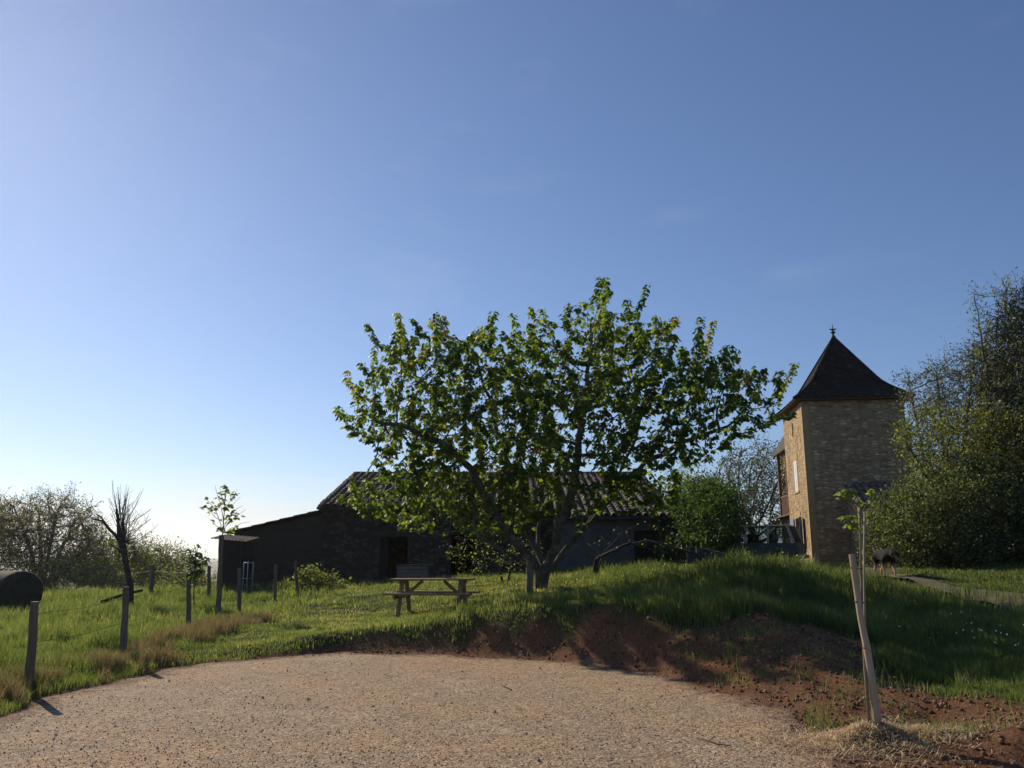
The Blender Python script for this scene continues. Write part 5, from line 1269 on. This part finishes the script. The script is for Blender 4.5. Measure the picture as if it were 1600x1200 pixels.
    for (a, b_) in ((1334, 887), (1341, 940), (1354, 1012)):
        p = P_(a, b_); q = P_(a + (1347 - a) * .8 if b_ < 1000 else a - 4, b_ + 2, .03)
        k = 14; ring = [p.lerp(q, .5 + .5 * math.cos(i / k * 6.283)) + Vector((math.cos(i / k * 6.283) * .034 * (1 if math.cos(i / k * 6.283) < 0 else .6) * -1 * -1, math.sin(i / k * 6.283) * .036, random.uniform(-.003, .003))) for i in range(k + 1)]
        MB().tube(ring, .004, 5, cap=False).build('tie', M['tie'], t, True, origin=base, fixn=False)
sapling()
# sticks on the gravel
for i, (pts, lab) in enumerate([([(1090,1158),(1108,1163),(1122,1168),(1142,1171)], 'forked dry stick lying on the gravel left of the straw'), ([(783,1074),(790,1076),(800,1082)], 'small pale twig lying in the middle of the gravel yard')]):
    w = [Vector((*hit0(a, b_), 0)) for a, b_ in pts]
    for v in w: v.z = H(v.x, v.y) + .024 + random.uniform(0, .01)
    mb = MB(); mb.tube(w, [.007, .006, .006, .004][:len(w)], 6, jit=.2)
    if i == 0: mb.tube([w[1], w[1] + Vector((.08, .10, .02))], [.005, .003], 5)
    tag(mb.build('dry_stick', M['bark_pale'], None, True), lab, 'stick')

# ------------------------------------------------------------------ dog
def dog():
    Y = 20.5; c = pix(1384, 900, Y); g = H(c.x, Y); T = empty('dog', (c.x, Y, g - .01), 'black and grey dog with tan legs walking head down on the track', 'dog', R(-90)); T.scale = (1.12,) * 3
    # local +x is forwards
    V = []; E = []; Rr = []
    def v(x, y, z, r, p=None, ry=None):
        V.append((x, y, z)); Rr.append((r, ry or r)); i = len(V) - 1
        if p is not None: E.append((p, i))
        return i
    pel = v(-.28, 0, .50, .115, None, .125)
    a = v(-.12, 0, .50, .115, pel, .14); b_ = v(.06, 0, .49, .125, a, .155); ch = v(.22, 0, .50, .125, b_, .165)
    n1 = v(.36, 0, .55, .085, ch, .105); n2 = v(.45, 0, .53, .075, n1, .085); hd = v(.54, 0, .50, .078, n2, .080); mz = v(.62, 0, .455, .045, hd, .045); ms = v(.70, 0, .42, .030, mz, .030)
    t1 = v(-.38, 0, .55, .04, pel); t2 = v(-.46, .01, .60, .032, t1); t3 = v(-.52, .02, .66, .028, t2); t4 = v(-.55, .03, .73, .014, t3)
    for s_, st in ((-1, .05), (1, -.06)):
        h1 = v(-.30 + st * .3, s_ * .085, .40, .075, pel, .085); h2 = v(-.22 + st, s_ * .10, .29, .048, h1); h3 = v(-.36 + st, s_ * .10, .17, .026, h2); h4 = v(-.33 + st * 1.3, s_ * .10, .045, .022, h3); v(-.27 + st * 1.3, s_ * .10, .022, .026, h4, .018)
        f1 = v(.20, s_ * .085, .40, .060, ch, .075); f2 = v(.17 - st * .4, s_ * .095, .28, .040, f1); f3 = v(.21 - st, s_ * .09, .15, .026, f2); f4 = v(.20 - st * 1.3, s_ * .09, .045, .022, f3); v(.25 - st * 1.3, s_ * .09, .022, .026, f4, .018)
    me = bpy.data.meshes.new('body'); me.from_pydata(V, E, []); o = bpy.data.objects.new('body', me); COL.objects.link(o); o.parent = T
    sk = o.modifiers.new('skin', 'SKIN'); sk.use_smooth_shade = True
    lay = me.skin_vertices[0].data if me.skin_vertices else None
    if lay is None:
        bpy.context.view_layer.objects.active = o; bpy.ops.mesh.customdata_skin_add(); lay = me.skin_vertices[0].data
    for i, r_ in enumerate(Rr): lay[i].radius = r_; lay[i].use_root = (i == 0)
    ss = o.modifiers.new('sub', 'SUBSURF'); ss.levels = 2; ss.render_levels = 2
    tx_ = bpy.data.textures.new('fur', 'CLOUDS'); tx_.noise_scale = .035
    dm = o.modifiers.new('fur', 'DISPLACE'); dm.texture = tx_; dm.strength = .018; dm.mid_level = .5
    b = NB('dog_fur'); sp_ = b.n('SeparateXYZ', {0: b.n('TexCoord').outputs['Object']}); nz_ = b.noise(b.coord((1, 1, 1)), 18, 5, .7)
    zz = b.math('ADD', sp_.outputs[2], b.math('MULTIPLY', nz_, .10)); leg = b.ramp(b.n('MapRange', {0: zz, 1: .26, 2: .40}).outputs[0], [(0, (1, 1, 1)), (1, (0, 0, 0))])
    xx = b.math('ADD', sp_.outputs[0], b.math('MULTIPLY', nz_, .22)); back = b.ramp(b.n('MapRange', {0: xx, 1: -.36, 2: -.14}).outputs[0], [(0, (1, 1, 1)), (1, (0, 0, 0))])
    c = b.mix(back, (.007, .0065, .0065), (.08, .075, .068)); c = b.mix(leg, c, (.52, .33, .19))
    b.pbr(c, .9, b.bump(b.noise(b.coord((1, 1, .3)), 60, 4, .7), .5, .01), .3); me.materials.append(b.m)
    bk = simple('dog_ear', (.014, .012, .012), (.03, .026, .024), 30, .8, .2, .3)
    for s_ in (-1, 1):
        MB().add([(.49, s_ * .06, .575), (.55, s_ * .07, .56), (.535, s_ * .115, .47), (.51, s_ * .105, .455), (.50, s_ * .05, .56), (.54, s_ * .055, .545), (.53, s_ * .10, .48), (.515, s_ * .095, .465)], [(0,1,2,3),(4,7,6,5),(0,4,5,1),(1,5,6,2),(2,6,7,3),(3,7,4,0)]).build('ear', bk, T, bevel=.006)
        MB().tube([(.595, s_ * .050, .515), (.600, s_ * .058, .516)], .011, 8).build('eye', M['tie'], T, True)
    MB().tube([(.715, 0, .415), (.735, 0, .412)], [.022, .012], 8).build('nose', M['tie'], T, True)
dog()

# ------------------------------------------------------------------ air
HZ = .00018
b = NB('haze_air'); pv = b.n('VolumePrincipled', {'Color': (.93, .96, 1, 1), 'Density': HZ, 'Anisotropy': .55}); b.t.links.new(pv.outputs[0], b.out.inputs['Volume'])
mb = MB(); mb.box((0, 1500, 30), (12000, 9400, 220)); hz = mb.build('haze', b.m); tag(hz, kind='stuff')
